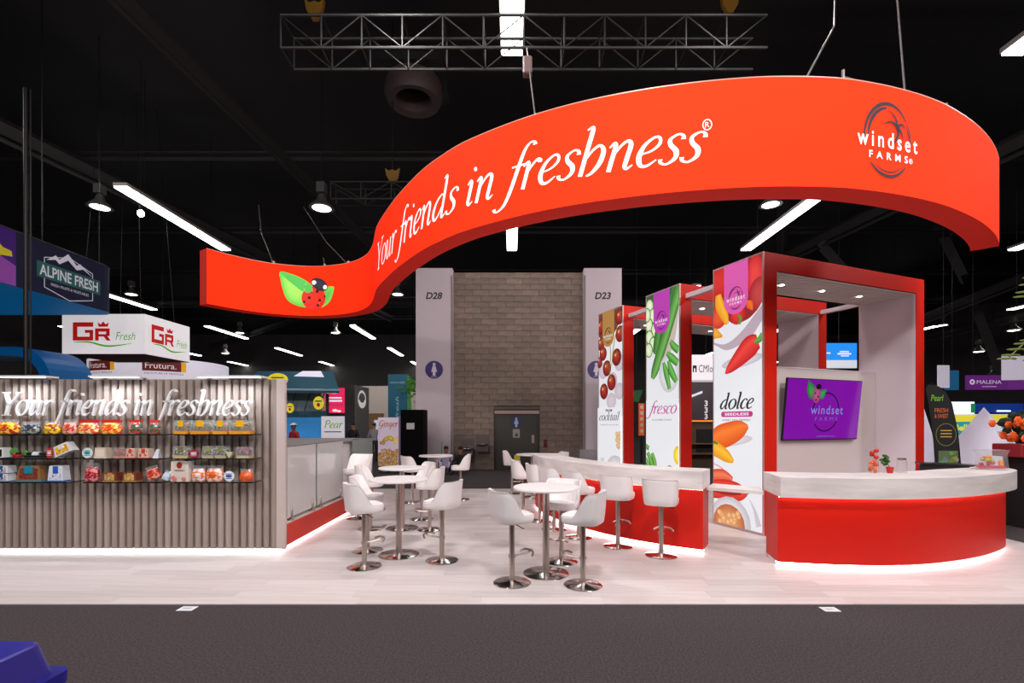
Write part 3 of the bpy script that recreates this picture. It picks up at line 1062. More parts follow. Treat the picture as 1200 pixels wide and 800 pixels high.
# ---- sweet peppers
t1, pan, p = tower(TP[0], 'nearest red portal tower with the sweet mini pepper banner and television')
p.rect(0, 1, .70, 1, S(150, 40, 44))
p.ell(.1, .95, .3, .06, S(190, 24, 30), S(220, 50, 44))
p.ell(.86, .93, .16, .075, S(205, 30, 36), S(236, 70, 64), rot=0)
p.ell(.95, .86, .2, .06, S(170, 34, 40), S(200, 70, 70))
p.flat(catmull([(-.1, .79), (.15, .83), (.4, .775), (.7, .775), (.9, .80), (1.1, .83), (1.1, .6), (-.1, .6)], 5, True), S(236, 236, 242))
p.ell(.52, .80, .16, .035, S(196, 20, 26), S(232, 60, 50), hl=(-.05, .01))
p.ribbon([(.53, .80, .05), (.58, .785, .06), (.55, .765, .05)], S(60, 120, 40), S(110, 170, 70))
p.ell(.1, .81, .2, .045, S(210, 40, 30), S(240, 90, 50))
p.ribbon([(.1, .90, .12), (.13, .86, .2), (.24, .81, .17), (.3, .775, .07)], S(240, 150, 20), S(255, 190, 60))
p.ribbon([(.72, .845, .02), (.76, .83, .14), (.82, .805, .02)], S(226, 80, 24), S(250, 120, 40))
p.blob([(-.1, .79), (.08, .765), (.2, .735), (.18, .728), (-.1, .73)], S(235, 140, 20), S(252, 180, 60))
p.flat(catmull([(-.1, .72), (.25, .70), (.6, .735), (1.1, .83), (1.1, .755), (.7, .70), (.3, .672), (-.1, .68)], 6, True), S(190, 170, 184))
p.flat(catmull([(-.1, .70), (.3, .675), (.75, .70), (1.1, .76), (1.1, .5), (-.1, .5)], 6, True), S(235, 237, 242))
p.ell(.6, .625, .42, .022, S(198, 190, 200), S(222, 220, 228), rot=.1)
p.ribbon([(.26, .585, .03), (.36, .602, .16), (.55, .635, .28), (.78, .675, .36), (.93, .688, .24)], S(200, 22, 26), S(240, 70, 62), n=8)
p.ribbon([(.86, .688, .06), (.96, .694, .1), (1.0, .715, .05)], S(60, 130, 40), S(110, 180, 70))
p.rect(0, 1, 0, .565, S(236, 238, 243))
p.serif('dolce', .13, .447, .037, S(22, 20, 24), width=.69, bold=1.3, slant=.26)
p.flat([(.17 + .04 - .04 * math.cos(a), .4265 + .0105 * math.sin(a)) if c == 0 else (.79 - .04 * math.cos(a), .4265 + .0105 * math.sin(a)) for c, a in
        [(0, math.pi * (1.5 + i / 8) * -1 + math.pi * 2) for i in range(0)] + [(0, math.pi / 2 - math.pi * i / 8) for i in range(9)] + [(1, -math.pi / 2 - math.pi * i / 8) for i in range(9)]], S(196, 52, 140))
p.sans('SEEDLESS', .5, .4215, .010, (.95, .93, .95), width=.5, bold=.02, center=True)
p.sans('SWEET MINI PEPPERS', .49, .4005, .007, S(40, 38, 42), width=.58, center=True)
p.ell(.45, .325, .38, .018, S(206, 198, 204), S(226, 222, 228), rot=.15)
p.ribbon([(-.06, .32, .2), (.12, .335, .4), (.35, .352, .40), (.6, .372, .28), (.74, .38, .06)], S(226, 84, 22), S(250, 130, 50), n=8)
p.ribbon([(-.1, .30, .3), (.1, .285, .26), (.3, .262, .2), (.44, .245, .06)], S(232, 150, 20), S(255, 196, 60), n=8)
p.ribbon([(.1, .31, .03), (0, .318, .06)], S(90, 130, 40))
for i in range(18):
    a0, a1 = R(100 - i * 9), R(100 - (i + 1) * 9)
    p.poly([(-.05 + .5 * math.cos(a0), .12 + .112 * math.sin(a0)), (-.05 + .5 * math.cos(a1), .12 + .112 * math.sin(a1)), (-.05 + .47 * math.cos(a1), .12 + .108 * math.sin(a1)), (-.05 + .47 * math.cos(a0), .12 + .108 * math.sin(a0))], [S(226, 140, 150)] * 4)
p.ribbon([(-.1, .175, .24), (.2, .185, .24), (.42, .175, .1)], S(214, 50, 36), S(244, 130, 90), n=6)
p.ribbon([(-.12, .125, .3), (.25, .135, .34), (.55, .132, .3), (.72, .135, .1)], S(206, 30, 28), S(244, 96, 70), n=8)
p.ribbon([(-.05, .125, .06), (.3, .13, .14), (.6, .13, .06)], S(150, 24, 24), S(190, 50, 36), n=6)
p.ribbon([(.7, .135, .08), (.84, .15, .05)], S(70, 140, 50), S(120, 180, 70))
p.ribbon([(.74, .12, .0), (.86, .08, .05), (.95, .02, .1)], S(206, 200, 208))
p.ell(.36, .01, .44, .1, S(196, 190, 198), S(240, 240, 244), hl=(0, .03))
p.ell(.34, .005, .34, .075, S(190, 100, 60), S(226, 160, 100))
for i in range(16):
    p.ell(.12 + rnd.random() * .44, .005 + rnd.random() * .05, .05, .011, S(220, 150, 90), S(244, 196, 140), rot=rnd.random() * 3)
tab(p, S(222, 92, 176), None)
tab_logo(p, S(110, 30, 86))
p.build('banner_print', PRINT_LIT, pan)
# ---- cucumbers
t2, pan, p = tower(TP[1], 'middle red portal tower with the green cucumber banner')
p.rect(0, 1, .78, 1, S(60, 92, 50))
p.flat(catmull([(-.1, .80), (.3, .74), (.6, .8), (1.1, .93), (1.1, .5), (-.1, .5)], 5, True), S(233, 235, 240))
for cx, cy in ((.1, .95), (.2, .90), (.08, .86), (.28, .83), (.1, .80), (.22, .765), (.08, .74), (.02, .91)):
    p.ell(cx, cy, .13, .036, S(70, 130, 50), S(120, 170, 80), rot=.2)
    p.ell(cx, cy, .105, .031, S(206, 226, 170), S(236, 244, 214), rot=.2)
p.ribbon([(.55, .98, .2), (.42, .84, .22), (.32, .74, .2), (.28, .715, .08)], S(36, 92, 34), S(96, 160, 70))
p.ribbon([(.95, 1.05, .24), (.8, .96, .22), (.7, .93, .1)], S(30, 80, 34), S(80, 140, 64))
p.ribbon([(1.0, .9, .02), (.8, .78, .2), (.6, .68, .14), (.42, .6, .02)], S(196, 176, 160), S(206, 192, 180))
p.ribbon([(1.12, 1.04, .26), (.9, .93, .27), (.68, .82, .27), (.42, .70, .26), (.28, .635, .22), (.2, .602, .1)], S(34, 104, 40), S(120, 186, 90), n=10)
p.ell(.72, .62, .3, .09, S(200, 200, 204), S(236, 238, 242))
for q in ([(.76, .76, .08), (.86, .735, .15), (1.0, .71, .14)], [(.66, .71, .08), (.8, .685, .16), (.98, .655, .14)], [(.7, .675, .07), (.8, .62, .16), (.94, .575, .1)],
          [(.56, .67, .07), (.64, .62, .15), (.74, .545, .09)]):
    p.ribbon(q, S(30, 112, 36), S(120, 200, 90), n=8)
p.rect(0, 1, 0, .50, S(236, 238, 243))
p.serif('fresco', .1, .435, .036, S(196, 60, 150), width=.82, bold=1.1, slant=.3)
p.sans('CUCUMBER FAMILY', .5, .403, .007, S(60, 56, 60), width=.62, center=True)
for q in ([(-.05, .285, .1), (.1, .27, .1)], [(.05, .25, .09), (.14, .22, .12), (.2, .19, .1)], [(.2, .25, .08), (.28, .21, .12), (.3, .18, .1)], [(-.02, .22, .1), (.08, .19, .12), (.14, .16, .1)],
          [(.6, .17, .1), (.75, .19, .1), (.85, .17, .1)]):
    p.ribbon(q, S(50, 120, 40), S(130, 196, 90), n=6)
p.ell(1.0, .25, .14, .042, S(230, 200, 20), S(250, 230, 80))
tab(p, S(184, 62, 176), None)
tab_logo(p, S(88, 24, 92))
p.build('banner_print', PRINT_LIT, pan)
# ---- cocktail tomatoes
t3, pan, p = tower(TP[2], 'farthest red portal tower with the cherry tomato banner')
p.rect(0, 1, .82, 1, S(120, 60, 60))
p.flat(catmull([(-.1, .86), (.3, .82), (.7, .88), (1.1, .92), (1.1, .45), (-.1, .45)], 5, True), S(234, 235, 240))
for cx, cy in ((.1, .70), (.78, .73), (.5, .64), (.78, .58), (.45, .53)):
    p.ell(cx + .1, cy - .02, .2, .045, S(200, 184, 194), S(214, 202, 210))
for cx, cy, r_ in ((.08, .93, .18), (.9, .95, .17), (.92, .86, .18), (.12, .83, .15), (.05, .73, .13), (.22, .775, .16), (.8, .74, .19), (.4, .69, .18), (.6, .61, .18), (.28, .565, .18)):
    p.ell(cx, cy, r_, r_ * .245, S(92, 14, 18), S(176, 40, 34), hl=(-.03, .012), n=20)
    p.ell(cx - .05, cy + .014, .035, .009, S(236, 170, 150))
    for a in (.4, 1.6, 2.8, 4.0, 5.2):
        p.ribbon([(cx, cy + .016, .02), (cx + .1 * math.cos(a), cy + .016 + .024 * math.sin(a), .008)], S(150, 130, 50), n=2)
p.ribbon([(.5, .86, .02), (.58, .76, .03), (.52, .68, .02), (.6, .62, .02)], S(140, 130, 50))
p.ribbon([(.85, .9, .02), (.7, .8, .03), (.62, .7, .02)], S(140, 130, 50))
p.rect(0, 1, 0, .475, S(236, 238, 243))
p.sans('FROM', .5, .452, .014, S(30, 28, 30), width=.28, bold=.03, center=True)
p.serif('cocktail', .06, .405, .028, S(24, 22, 24), width=.84, bold=1.0, slant=.3)
p.sans('TOMATOES ON THE VINE', .5, .378, .006, S(70, 66, 70), width=.78, center=True)
for i in range(20):
    p.ell(.82 + rnd.random() * .2, .26 + rnd.random() * .08, .05, .012, S(206, 160, 110), S(236, 206, 160), rot=rnd.random() * 3)
p.ell(.8, .11, .46, .11, S(196, 190, 196), S(244, 244, 246))
p.ell(.76, .125, .2, .045, S(190, 50, 26), S(240, 120, 60))
for i in range(6):
    p.ribbon([(.2, .10, .02), (.14 + i * .03, .16 + .02 * (i % 3), .02)], S(80, 130, 60))
tab(p, S(176, 130, 66), None)
tab_logo(p, S(80, 46, 20))
p.build('banner_print', PRINT_LIT, pan)

# white ties between the towers
d1, d2 = Vector((-0.373, 0.928)), Vector((0.928, 0.373))
for i in range(2):
    for x, nm in ((0.18, 'banner end'), (3.95, 'far end')):
        a = Vector(TP[i]) + d2 * x + d1 * TD
        Lg = (Vector(TP[i + 1]) - Vector(TP[i])).dot(d1) - TD
        o = thing('tie_beam', 'short white tie beam near the top between the %s towers, %s' % (('nearest and middle', 'middle and farthest')[i], nm), 'beam', (a.x, a.y, 4.19), TA, 'white tie beams between towers')
        bx('beam', WLIN, o, -0.05, 0.05, 0.0, Lg, 0, 0.085)
        bx('end_plate', STEEL, o, -0.06, 0.06, 0.0, 0.006, -0.01, 0.095)

# partition with the television, inside the nearest tower
pa = thing('partition', 'plain warm grey partition inside the nearest tower carrying the television', 'partition', (TP[0][0], TP[0][1], 0), TA)
bx('panel', M('partition_paint', S(206, 194, 192), 0.6), pa, 0.29, TW - 0.26, 0.70, 0.78, FZ, 2.77)
bx('top_cap', WLIN, pa, 0.29, TW - 0.26, 0.69, 0.79, 2.77, 2.785)
tvp = Vector(TP[0]) + d2 * 2.16 + d1 * 0.69
tv = thing('television', 'large wall television showing a purple screen with a farm emblem', 'television', (tvp.x, tvp.y, 2.03), TA)
tv.rotation_euler = (R(5.5), 0, TA)
bx('casing', M('tv_black', S(12, 12, 14), 0.3), tv, -1.0, 1.0, -0.12, -0.08, -0.56, 0.56, bev=0.008)
SCR = M('tv_screen', S(40, 10, 60), 0.12, 0, 0.62, S(150, 20, 190))
bx('screen', SCR, tv, -0.985, 0.985, -0.123, -0.1195, -0.535, 0.545)
bx('wall_mount', BLACKMETAL, tv, -0.3, 0.3, -0.08, -0.045, -0.2, 0.2)
dk, lt = S(52, 14, 84), S(120, 150, 225)
SPR = MP('screen_print', 0.8, 0.2, 0.2)
smap = plane_map((0, -0.1235, 0), (1, 0, 0), (0, 0, 1), (0, -1, 0))
p = Print(smap)
rg = [(.05 + .35 * math.cos(R(a)), -.04 + .35 * math.sin(R(a)), .03) for a in range(12, 183, 9)]
p.ribbon(rg, dk, n=1)
p.build('emblem_arc', SPR, tv)
p = Print(smap)
p.ribbon([(.05 + .35 * math.cos(R(a)), -.04 + .35 * math.sin(R(a)), .03) for a in range(218, 336, 9)], dk, n=1)
p.build('emblem_arc', SPR, tv)
p = Print(smap, None, 0.0004)
p.layer = 3
p.sans('windset', .08, -.08, .16, lt, width=.86, space=1.2, center=True)
p.sans('FARMS', .08, -.2, .07, S(120, 90, 190), width=.6, space=1.5, center=True)
p.sans('windsetfarms.com', .1, -.5, .035, S(90, 110, 200), width=.5, center=True)
p.build('lettering', SPR, tv)
p = Print(smap, None, 0.0004)
p.layer = 7
p.blob([(-.48, .53), (-.50, .35), (-.42, .2), (-.28, .18), (-.26, .4)], S(30, 110, 60), S(60, 160, 70))
p.blob([(-.2, .2), (-.05, .2), (.02, .38), (-.14, .36)], S(30, 120, 80), S(60, 160, 90))
p.ell(-.24, .27, .11, .15, S(150, 60, 110), S(180, 90, 130))
p.ell(-.2, .42, .07, .05, S(26, 18, 40))
for x, y in ((-.28, .3), (-.2, .24), (-.25, .18)):
    p.ell(x, y, .018, .018, S(60, 16, 50))
p.build('ladybug_emblem', SPR, tv)

# ================================================================== bar tables and stools
def bar_table():
    t = thing('bar_table', '', 'table')
    MB().lathe([(0.0, 0), (0.265, 0), (0.27, 0.006), (0.262, 0.012), (0.06, 0.024), (0.04, 0.03)], 36).build('base', CHROME, t)
    MB().lathe([(0.04, 0.028), (0.04, 0.985), (0.036, 0.99)], 20).build('column', STEEL, t)
    MB().lathe([(0.0, 0.985), (0.16, 0.985), (0.16, 0.995)], 20).build('mounting_plate', STEEL, t)
    MB().lathe([(0.0, 0.995), (0.372, 0.995), (0.385, 1.002), (0.385, 1.018), (0.378, 1.025), (0.0, 1.025)], 44).build('table_top', WHITE, t)
    return t


TABLES = [((0.40, 5.69), 'nearest round white bar table, in the middle of the floor'),
          ((-1.52, 6.49), 'nearest of the round white bar tables beside the glass counter'),
          ((-1.84, 8.1), 'second round white bar table beside the glass counter, between white stools'),
          ((-1.73, 11.0), 'far round white bar table in front of the grey pillar with the round purple sign'),
          ((0.48, 11.4), 'farthest round white bar table in front of the dark door')]
proto = bar_table()
for i, ((x, y), lb) in enumerate(TABLES):
    o = proto if i == 0 else copy_tree(proto)
    o.location = (x, y, FZ)
    tag(o, lb, 'table', 'round bar tables')


def stool():
    """faces +y: back rest at -y"""
    t = thing('bar_stool', '', 'stool')
    MB().lathe([(0.0, 0), (0.205, 0), (0.21, 0.006), (0.2, 0.013), (0.05, 0.03), (0.036, 0.036)], 36).build('base', CHROME, t)
    MB().lathe([(0.03, 0.03), (0.03, 0.40), (0.033, 0.401), (0.033, 0.68)], 18).build('column', STEEL, t)
    ft = MB().tube(catmull([(0, 0.02, 0.30), (0, 0.1, 0.30), (0, 0.2, 0.31), (0, 0.235, 0.33)], 4), 0.011, 8)
    ft.tube(catmull([(-0.13, 0.18, 0.305), (-0.08, 0.225, 0.33), (0, 0.24, 0.335), (0.08, 0.225, 0.33), (0.13, 0.18, 0.305)], 4), 0.012, 8)
    ft.lathe([(0.04, 0), (0.04, 0.03)], 14, (0, 0, 0.285))
    ft.build('footrest', STEEL, t)
    MB().tube([(0.02, 0, 0.66), (0.1, 0.02, 0.65), (0.17, 0.05, 0.625)], 0.006, 6).build('lever', BLACKMETAL, t)
    bx('seat_plate', BLACKMETAL, t, -0.1, 0.1, -0.1, 0.1, 0.672, 0.688)
    n = 40
    # tub shell: outer wall, rolled rim, inner wall, seat
    def rad(a, k):
        c, s_ = math.cos(a), math.sin(a)
        e = 3.6
        r_ = (abs(c) ** e + abs(s_) ** e) ** (-1 / e)
        return r_ * k

    def top(a):
        d = abs(((a + math.pi / 2 + math.pi) % (2 * math.pi)) - math.pi)      # angle away from the back
        q = min(max((d - R(52)) / R(50), 0), 1)
        q = q * q * (3 - 2 * q)
        return 1.035 + (0.775 - 1.035) * q
    rings = [lambda a: (rad(a, 0.10), 0.684), lambda a: (rad(a, 0.195), 0.686), lambda a: (rad(a, 0.207), 0.7)]
    for f in (0.25, 0.55, 0.85, 1.0):
        rings.append(lambda a, f=f: (rad(a, 0.212 + 0.022 * f * (top(a) - 0.77) / 0.26), 0.712 + (top(a) - 0.014 - 0.712) * f))
    rings.append(lambda a: (rad(a, 0.2 + 0.03 * (top(a) - 0.77) / 0.26), top(a)))
    rings.append(lambda a: (rad(a, 0.185 + 0.03 * (top(a) - 0.77) / 0.26), top(a) - 0.012))
    for f in (0.5, 0.0):
        rings.append(lambda a, f=f: (rad(a, 0.172 + 0.025 * f), 0.768 + (top(a) - 0.768 - 0.012) * f))
    rings.append(lambda a: (rad(a, 0.12), 0.775))
    rings.append(lambda a: (0.001, 0.778))
    vs, fs = [], []
    for k, g in enumerate(rings):
        for i in range(n):
            a = 2 * math.pi * i / n
            r_, z_ = g(a)
            vs.append((r_ * math.cos(a) * 1.02, r_ * math.sin(a), z_))
    for k in range(len(rings) - 1):
        for i in range(n):
            j = (i + 1) % n
            fs.append((k * n + i, k * n + j, (k + 1) * n + j, (k + 1) * n + i))
    fs.append(tuple(range(n - 1, -1, -1)))
    MB().add(vs, fs, True).build('seat_shell', LEATHER, t)
    # piping along the rim
    rim = [(rad(a, 0.204 + 0.03 * (top(a) - 0.77) / 0.26) * math.cos(a) * 1.02, rad(a, 0.204 + 0.03 * (top(a) - 0.77) / 0.26) * math.sin(a), top(a) - 0.002) for a in [2 * math.pi * i / n for i in range(n + 1)]]
    MB().tube(rim, 0.005, 5).build('piping', M('piping', S(214, 206, 206), 0.5), t)
    return t


STOOLS = [  # x, y, facing (dx, dy), raise, label
    (0.0, 5.36, (.9, .5), 0, 'front left white bar stool at the nearest middle table, its back to the aisle'),
    (0.775, 5.28, (-.9, .5), 0, 'front right white bar stool at the nearest middle table, its back to the aisle'),
    (0.63, 6.17, (-.35, -.9), 0, 'white bar stool behind the nearest middle table, facing the aisle'),
    (1.99, 6.45, (.45, .9), 0, 'white bar stool at the curved red bar, nearest the bar end'),
    (1.52, 6.93, (.5, .85), 0, 'second white bar stool from the near end of the curved red bar'),
    (1.03, 7.47, (.85, .5), 0, 'third white bar stool from the near end of the curved red bar'),
    (0.70, 8.02, (.8, .45), 0, 'fourth white bar stool from the near end of the curved red bar'),
    (0.50, 8.7, (.9, .3), 0, 'fifth white bar stool from the near end of the curved red bar'),
    (0.22, 9.43, (.95, .2), 0, 'sixth white bar stool along the curved red bar, next to its far end'),
    (0.0, 12.0, (1, .0), 0.03, 'white bar stool left of the farthest table, in front of the dark door'),
    (0.78, 11.0, (-.1, .9), 0, 'white bar stool in front of the farthest table by the dark door'),
    (1.15, 12.0, (-.9, -.3), 0, 'white bar stool right of the farthest table, half behind the bar'),
    (-1.82, 5.96, (.85, .6), 0, 'nearest white bar stool on the counter side of the left tables'),
    (-2.0, 6.7, (.9, .1), 0, 'second white bar stool on the counter side, behind the nearest one'),
    (-2.36, 8.05, (.95, .05), 0.03, 'third white bar stool on the counter side, at the second left table'),
    (-2.86, 8.95, (-.3, -.95), 0.14, 'raised white bar stool standing against the greenish glass of the counter'),
    (-0.9, 6.22, (-.9, .35), 0, 'white bar stool on the open side of the nearest left table'),
    (-1.36, 8.0, (-.95, .1), 0, 'white bar stool on the open side of the second left table'),
    (-1.66, 8.86, (-.8, -.5), 0, 'white bar stool just behind the second left table'),
    (-1.18, 11.1, (-1, .0), 0, 'white bar stool on the open side of the far left table by the pillar'),
    (-2.2, 10.7, (.75, .6), 0, 'white bar stool on the counter side of the far left table'),
]
sp = stool()
for i, (x, y, (fx, fy), rs, lb) in enumerate(STOOLS):
    o = sp if i == 0 else copy_tree(sp)
    o.location = (x, y, FZ)
    o.rotation_euler = (0, 0, math.atan2(fy, fx) - math.pi / 2)
    tag(o, lb, 'stool', 'white bar stools')
    if rs:
        for ch in o.children:
            if ch.name.split('.')[0] in ('seat_shell', 'piping', 'seat_plate', 'lever'):
                ch.location.z += rs
            elif ch.name.startswith('column'):
                ch.scale.z = 1 + rs / 0.68

# ================================================================== produce on the glass shelves
SY = WYF - 0.125
PXM = 566.7 / SY
FILM = MG('clear_film', (0.97, 0.98, 0.99), 0.84, 0.12, (0.9, 0.92, 0.95))
sx = lambda px: (px - 600) / PXM
CELL = {}


def cells(cols, sc=34):
    key = (tuple(cols), sc)
    if key not in CELL:
        cs = [S(*c) for c in cols]
        CELL[key] = MN('produce_%d' % len(CELL), cs[0], cs[1], (sc, sc, sc * 1.3), 0, 0.35, 0.0, 0.3, 0.5, vor=True, c3=cs[2] if len(cs) > 2 else cs[1])
    return CELL[key]


def pouch(label, px0, px1, z, hpx, cols, header=None, tilt=0.0, name='produce_bag', cat='bag', band=None, group='produce bags on the glass shelves', dpt=0.12, y=None):
    wd, h = (px1 - px0) / PXM * .96, hpx / PXM
    t = thing(name, label, cat, (sx((px0 + px1) / 2), y or SY, z + 0.0005), 0, group)
    nu = 16

    def ring(tz, kw, kd, jz=0.0):
        out = []
        for i in range(nu):
            a = 2 * math.pi * i / nu
            c, s_ = math.cos(a), math.sin(a)
            e = 0.7
            out.append((math.copysign(abs(c) ** e, c) * wd / 2 * kw, math.copysign(abs(s_) ** .9, s_) * dpt / 2 * kd, tz * h + jz * (1 if i % 2 else -1) * h * .03))
        return out
    prof = [(0, .8, .7), (.08, .94, .95), (.25, 1, 1), (.5, .97, .85), (.7, .88, .5), (.8, .76, .28)]
    vs, fs = [], []
    for tz, kw, kd in prof:
        vs += ring(tz, kw * (1 + rnd.uniform(-.03, .03)), kd, rnd.uniform(-.5, .5) if tz > 0 else 0)
    for k in range(len(prof) - 1):
        for i in range(nu):
            j = (i + 1) % nu
            fs.append((k * nu + i, k * nu + j, (k + 1) * nu + j, (k + 1) * nu + i))
    fs.append(tuple(range(nu - 1, -1, -1)))
    fs.append(tuple((len(prof) - 1) * nu + i for i in range(nu)))
    b = MB().add(vs, fs, True).build('contents', cells(cols), t)
    fp = [(.6, .93, .62), (.72, .92, .42), (.86, .95, .16), (1.0, .98, .05)]
    vs, fs = [], []
    for tz, kw, kd in fp:
        vs += ring(tz, kw, kd, .4 if tz > .7 else 0)
    for k in range(3):
        for i in range(nu):
            j = (i + 1) % nu
            fs.append((k * nu + i, k * nu + j, (k + 1) * nu + j, (k + 1) * nu + i))
    MB().add(vs, fs, True).build('film_top', FILM, t)
    if header:
        MB().box(-wd * .49, wd * .49, -.012, .012, h * .84, h * 1.02).build('header', M('hdr_%d%d%d' % header, S(*header), .4), t)
    if band:
        MB().ell((rnd.uniform(-.1, .1) * wd, -dpt * .44, h * .4), (wd * .22, .012, h * .16), 10, 6).build('sticker', M('stk_%d%d%d' % band, S(*band), .4), t)
    if tilt:
        t.rotation_euler = (0, R(tilt), 0)
        t.location.z += abs(math.sin(R(tilt))) * wd * .4
    return t


def clamshell(label, px0, px1, z, hpx, cols, base, lab, group='clamshell packs on the glass shelves', dpt=0.13, lid=True):
    wd, h = (px1 - px0) / PXM * .95, hpx / PXM
    t = thing('clamshell_pack', label, 'produce pack', (sx((px0 + px1) / 2), SY, z + .0005), 0, group)
    hw, hd = wd / 2, dpt / 2
    MB().add([(-hw * .9, -hd * .9, 0), (hw * .9, -hd * .9, 0), (hw * .9, hd * .9, 0), (-hw * .9, hd * .9, 0), (-hw, -hd, h * .22), (hw, -hd, h * .22), (hw, hd, h * .22), (-hw, hd, h * .22)],
             [(3, 2, 1, 0), (0, 1, 5, 4), (1, 2, 6, 5), (2, 3, 7, 6), (3, 0, 4, 7), (4, 5, 6, 7)]).build('tray', M('tray_%d%d%d' % base, S(*base), .4), t)
    mb = MB()
    k = max(3, int(wd / .06))
    for i in range(k):
        for j in range(2):
            r_ = wd / k * .62
            mb.ell((-hw * .82 + wd * .82 * (i + .5) / k, (-.3 + .55 * j) * hd * 1.2, h * .2 + h * .3 + (i % 2) * h * .06), (r_, r_, h * .33), 8, 6)
    tag(mb.build('produce', cells(cols, 44), t), kind='stuff')
    if lid:
        kx = .86
        MB().add([(-hw, -hd, h * .22), (hw, -hd, h * .22), (hw, hd, h * .22), (-hw, hd, h * .22), (-hw * kx, -hd * kx, h), (hw * kx, -hd * kx, h), (hw * kx, hd * kx, h), (-hw * kx, hd * kx, h)],
                 [(0, 1, 5, 4), (1, 2, 6, 5), (2, 3, 7, 6), (3, 0, 4, 7), (4, 5, 6, 7)]).build('lid', FILM, t)
    if lab:
        MB().box(-wd * .16, wd * .2, -hd * 1.04, -hd * .98, h * .52, h * .97, bev=.003).build('label', M('lab_%d%d%d' % lab, S(*lab), .4), t)
    return t


def carton(label, px0, px1, z, hpx, col, panel, cols=None, group='boxed packs on the glass shelves', taper=.86, name='produce_box', rz=0):
    wd, h = (px1 - px0) / PXM * .95, hpx / PXM
    hw, hd = wd / 2, .06
    t = thing(name, label, 'produce box', (sx((px0 + px1) / 2), SY, z + .0005), rz, group)
    kx = taper
    MB().add([(-hw, -hd, 0), (hw, -hd, 0), (hw, hd, 0), (-hw, hd, 0), (-hw * kx, -hd * kx, h), (hw * kx, -hd * kx, h), (hw * kx, hd * kx, h), (-hw * kx, hd * kx, h)],
             [(3, 2, 1, 0), (0, 1, 5, 4), (1, 2, 6, 5), (2, 3, 7, 6), (3, 0, 4, 7), (4, 5, 6, 7)]).build('box', M('ctn_%d%d%d' % col, S(*col), .5), t)
    f = lambda v: -hd * (1 - (1 - kx) * v / h) - .003
    a, b = h * .14, h * .84
    MB().add([(-hw * .72, f(a), a), (hw * .72, f(a), a), (hw * .68, f(b), b), (-hw * .68, f(b), b)], [(0, 1, 2, 3)]).build('window', cells(cols, 50) if cols else M('pnl_%d%d%d' % panel, S(*panel), .4), t)
    if cols:
        MB().box(-hw * .3, hw * .35, -hd * 1.06, -hd * .9, h * .5, h * .98, bev=.003).build('label', M('pnl_%d%d%d' % panel, S(*panel), .4), t)
    MB().box(-hw * 1.0, hw * 1.0, -hd * 1.02, hd * 1.0, 0, h * .06).build('rim', M('pnl_%d%d%d' % panel, S(*panel), .4), t)
    return t


def tagdisc(label, px0, px1, z, hpx, face, ink, group='round tags on the glass shelves'):
    wd, h = (px1 - px0) / PXM * .95, hpx / PXM
    t = thing('shelf_tag', label, 'tag', (sx((px0 + px1) / 2), SY - .04, z + .0005), 0, group)
    d = MB().lathe([(0, -.004), (.97, -.004), (1, 0), (.97, .004), (0, .004)], 24)
    d.v = [(x * wd / 2, zz, h / 2 + y * h / 2) for x, y, zz in d.v]
    d.build('disc', M('tag_%d%d%d' % face, S(*face), .4), t)
    p = Print(plane_map((0, -.0045, h / 2), (1, 0, 0), (0, 0, 1), (0, -1, 0)))
    ik = S(*ink)
    p.ell(0, 0, wd * .3, h * .14, ik)
    p.rect(-wd * .34, wd * .34, h * .18, h * .24, ik)
    p.rect(-wd * .3, wd * .3, -h * .26, -h * .2, ik)
    tag(p.build('print', PRINT, t), kind='stuff')
    MB().tube([(0, .004, h * .6), (0, .05, 0.003)], .004, 6).build('easel', M('tag_%d%d%d' % face, S(*face), .4), t)
    return t


zt, zm, zb = SHZ['top'], SHZ['middle'], SHZ['bottom']
ROW1, ROW2, ROW3 = 'top shelf', 'middle shelf', 'bottom shelf'
pouch('bag of orange and red peppers at the left end of the top shelf', -4, 24, zt, 17, [(180, 40, 30), (240, 140, 20), (250, 200, 60)])
pouch('bag of dark eggplants on the top shelf beside the orange peppers', 25, 48, zt, 14, [(40, 38, 50), (96, 96, 112), (150, 160, 150)])
pouch('bag of purple, orange and yellow peppers on the top shelf', 52, 72, zt, 15, [(150, 40, 50), (240, 150, 30), (240, 210, 40)], band=(240, 200, 40))
pouch('bag of red and yellow peppers with a bluish top on the top shelf', 74, 92, zt, 17, [(200, 50, 50), (240, 190, 40), (236, 180, 170)])
pouch('yellow pepper bag with a red header, left of two on the top shelf', 92, 117, zt, 16, [(226, 60, 30), (244, 190, 60), (240, 220, 160)], (222, 28, 20))
pouch('orange pepper bag with a red header, right of two on the top shelf', 119, 143, zt, 16, [(222, 50, 24), (240, 130, 30), (250, 200, 80)], (226, 40, 24))
pouch('small cucumber bag with a red header, left of two on the top shelf', 152, 167, zt, 16, [(40, 80, 60), (190, 210, 200), (210, 40, 40)], (226, 50, 40))
pouch('small cucumber bag with a red header, right of two on the top shelf', 175, 188, zt, 16, [(50, 90, 70), (150, 190, 170), (200, 50, 40)], (230, 70, 60))
for (a, b), w_ in zip(((206, 224), (225, 249), (251, 270), (270, 297)), ('first', 'second', 'third', 'fourth')):
    clamshell('clear pack with orange base and yellow label, %s from left, right top shelf' % w_, a, b, zt, 16, [(40, 90, 50), (190, 40, 40), (150, 160, 130)], (240, 160, 40), (248, 186, 20))
carton('white and black pack with a green tag at the left end of the middle shelf', -6, 10, zm, 12, (232, 232, 232), (30, 30, 30))
ly = thing('plush_ladybug', 'small red ladybug toy on a green leaf on the middle shelf', 'toy', (sx(20), SY, zm + .0005))
MB().ell((.03, -.02, .04), (.055, .05, .04), 14, 10).build('body', M('plush_red', S(196, 30, 28), .8), ly)
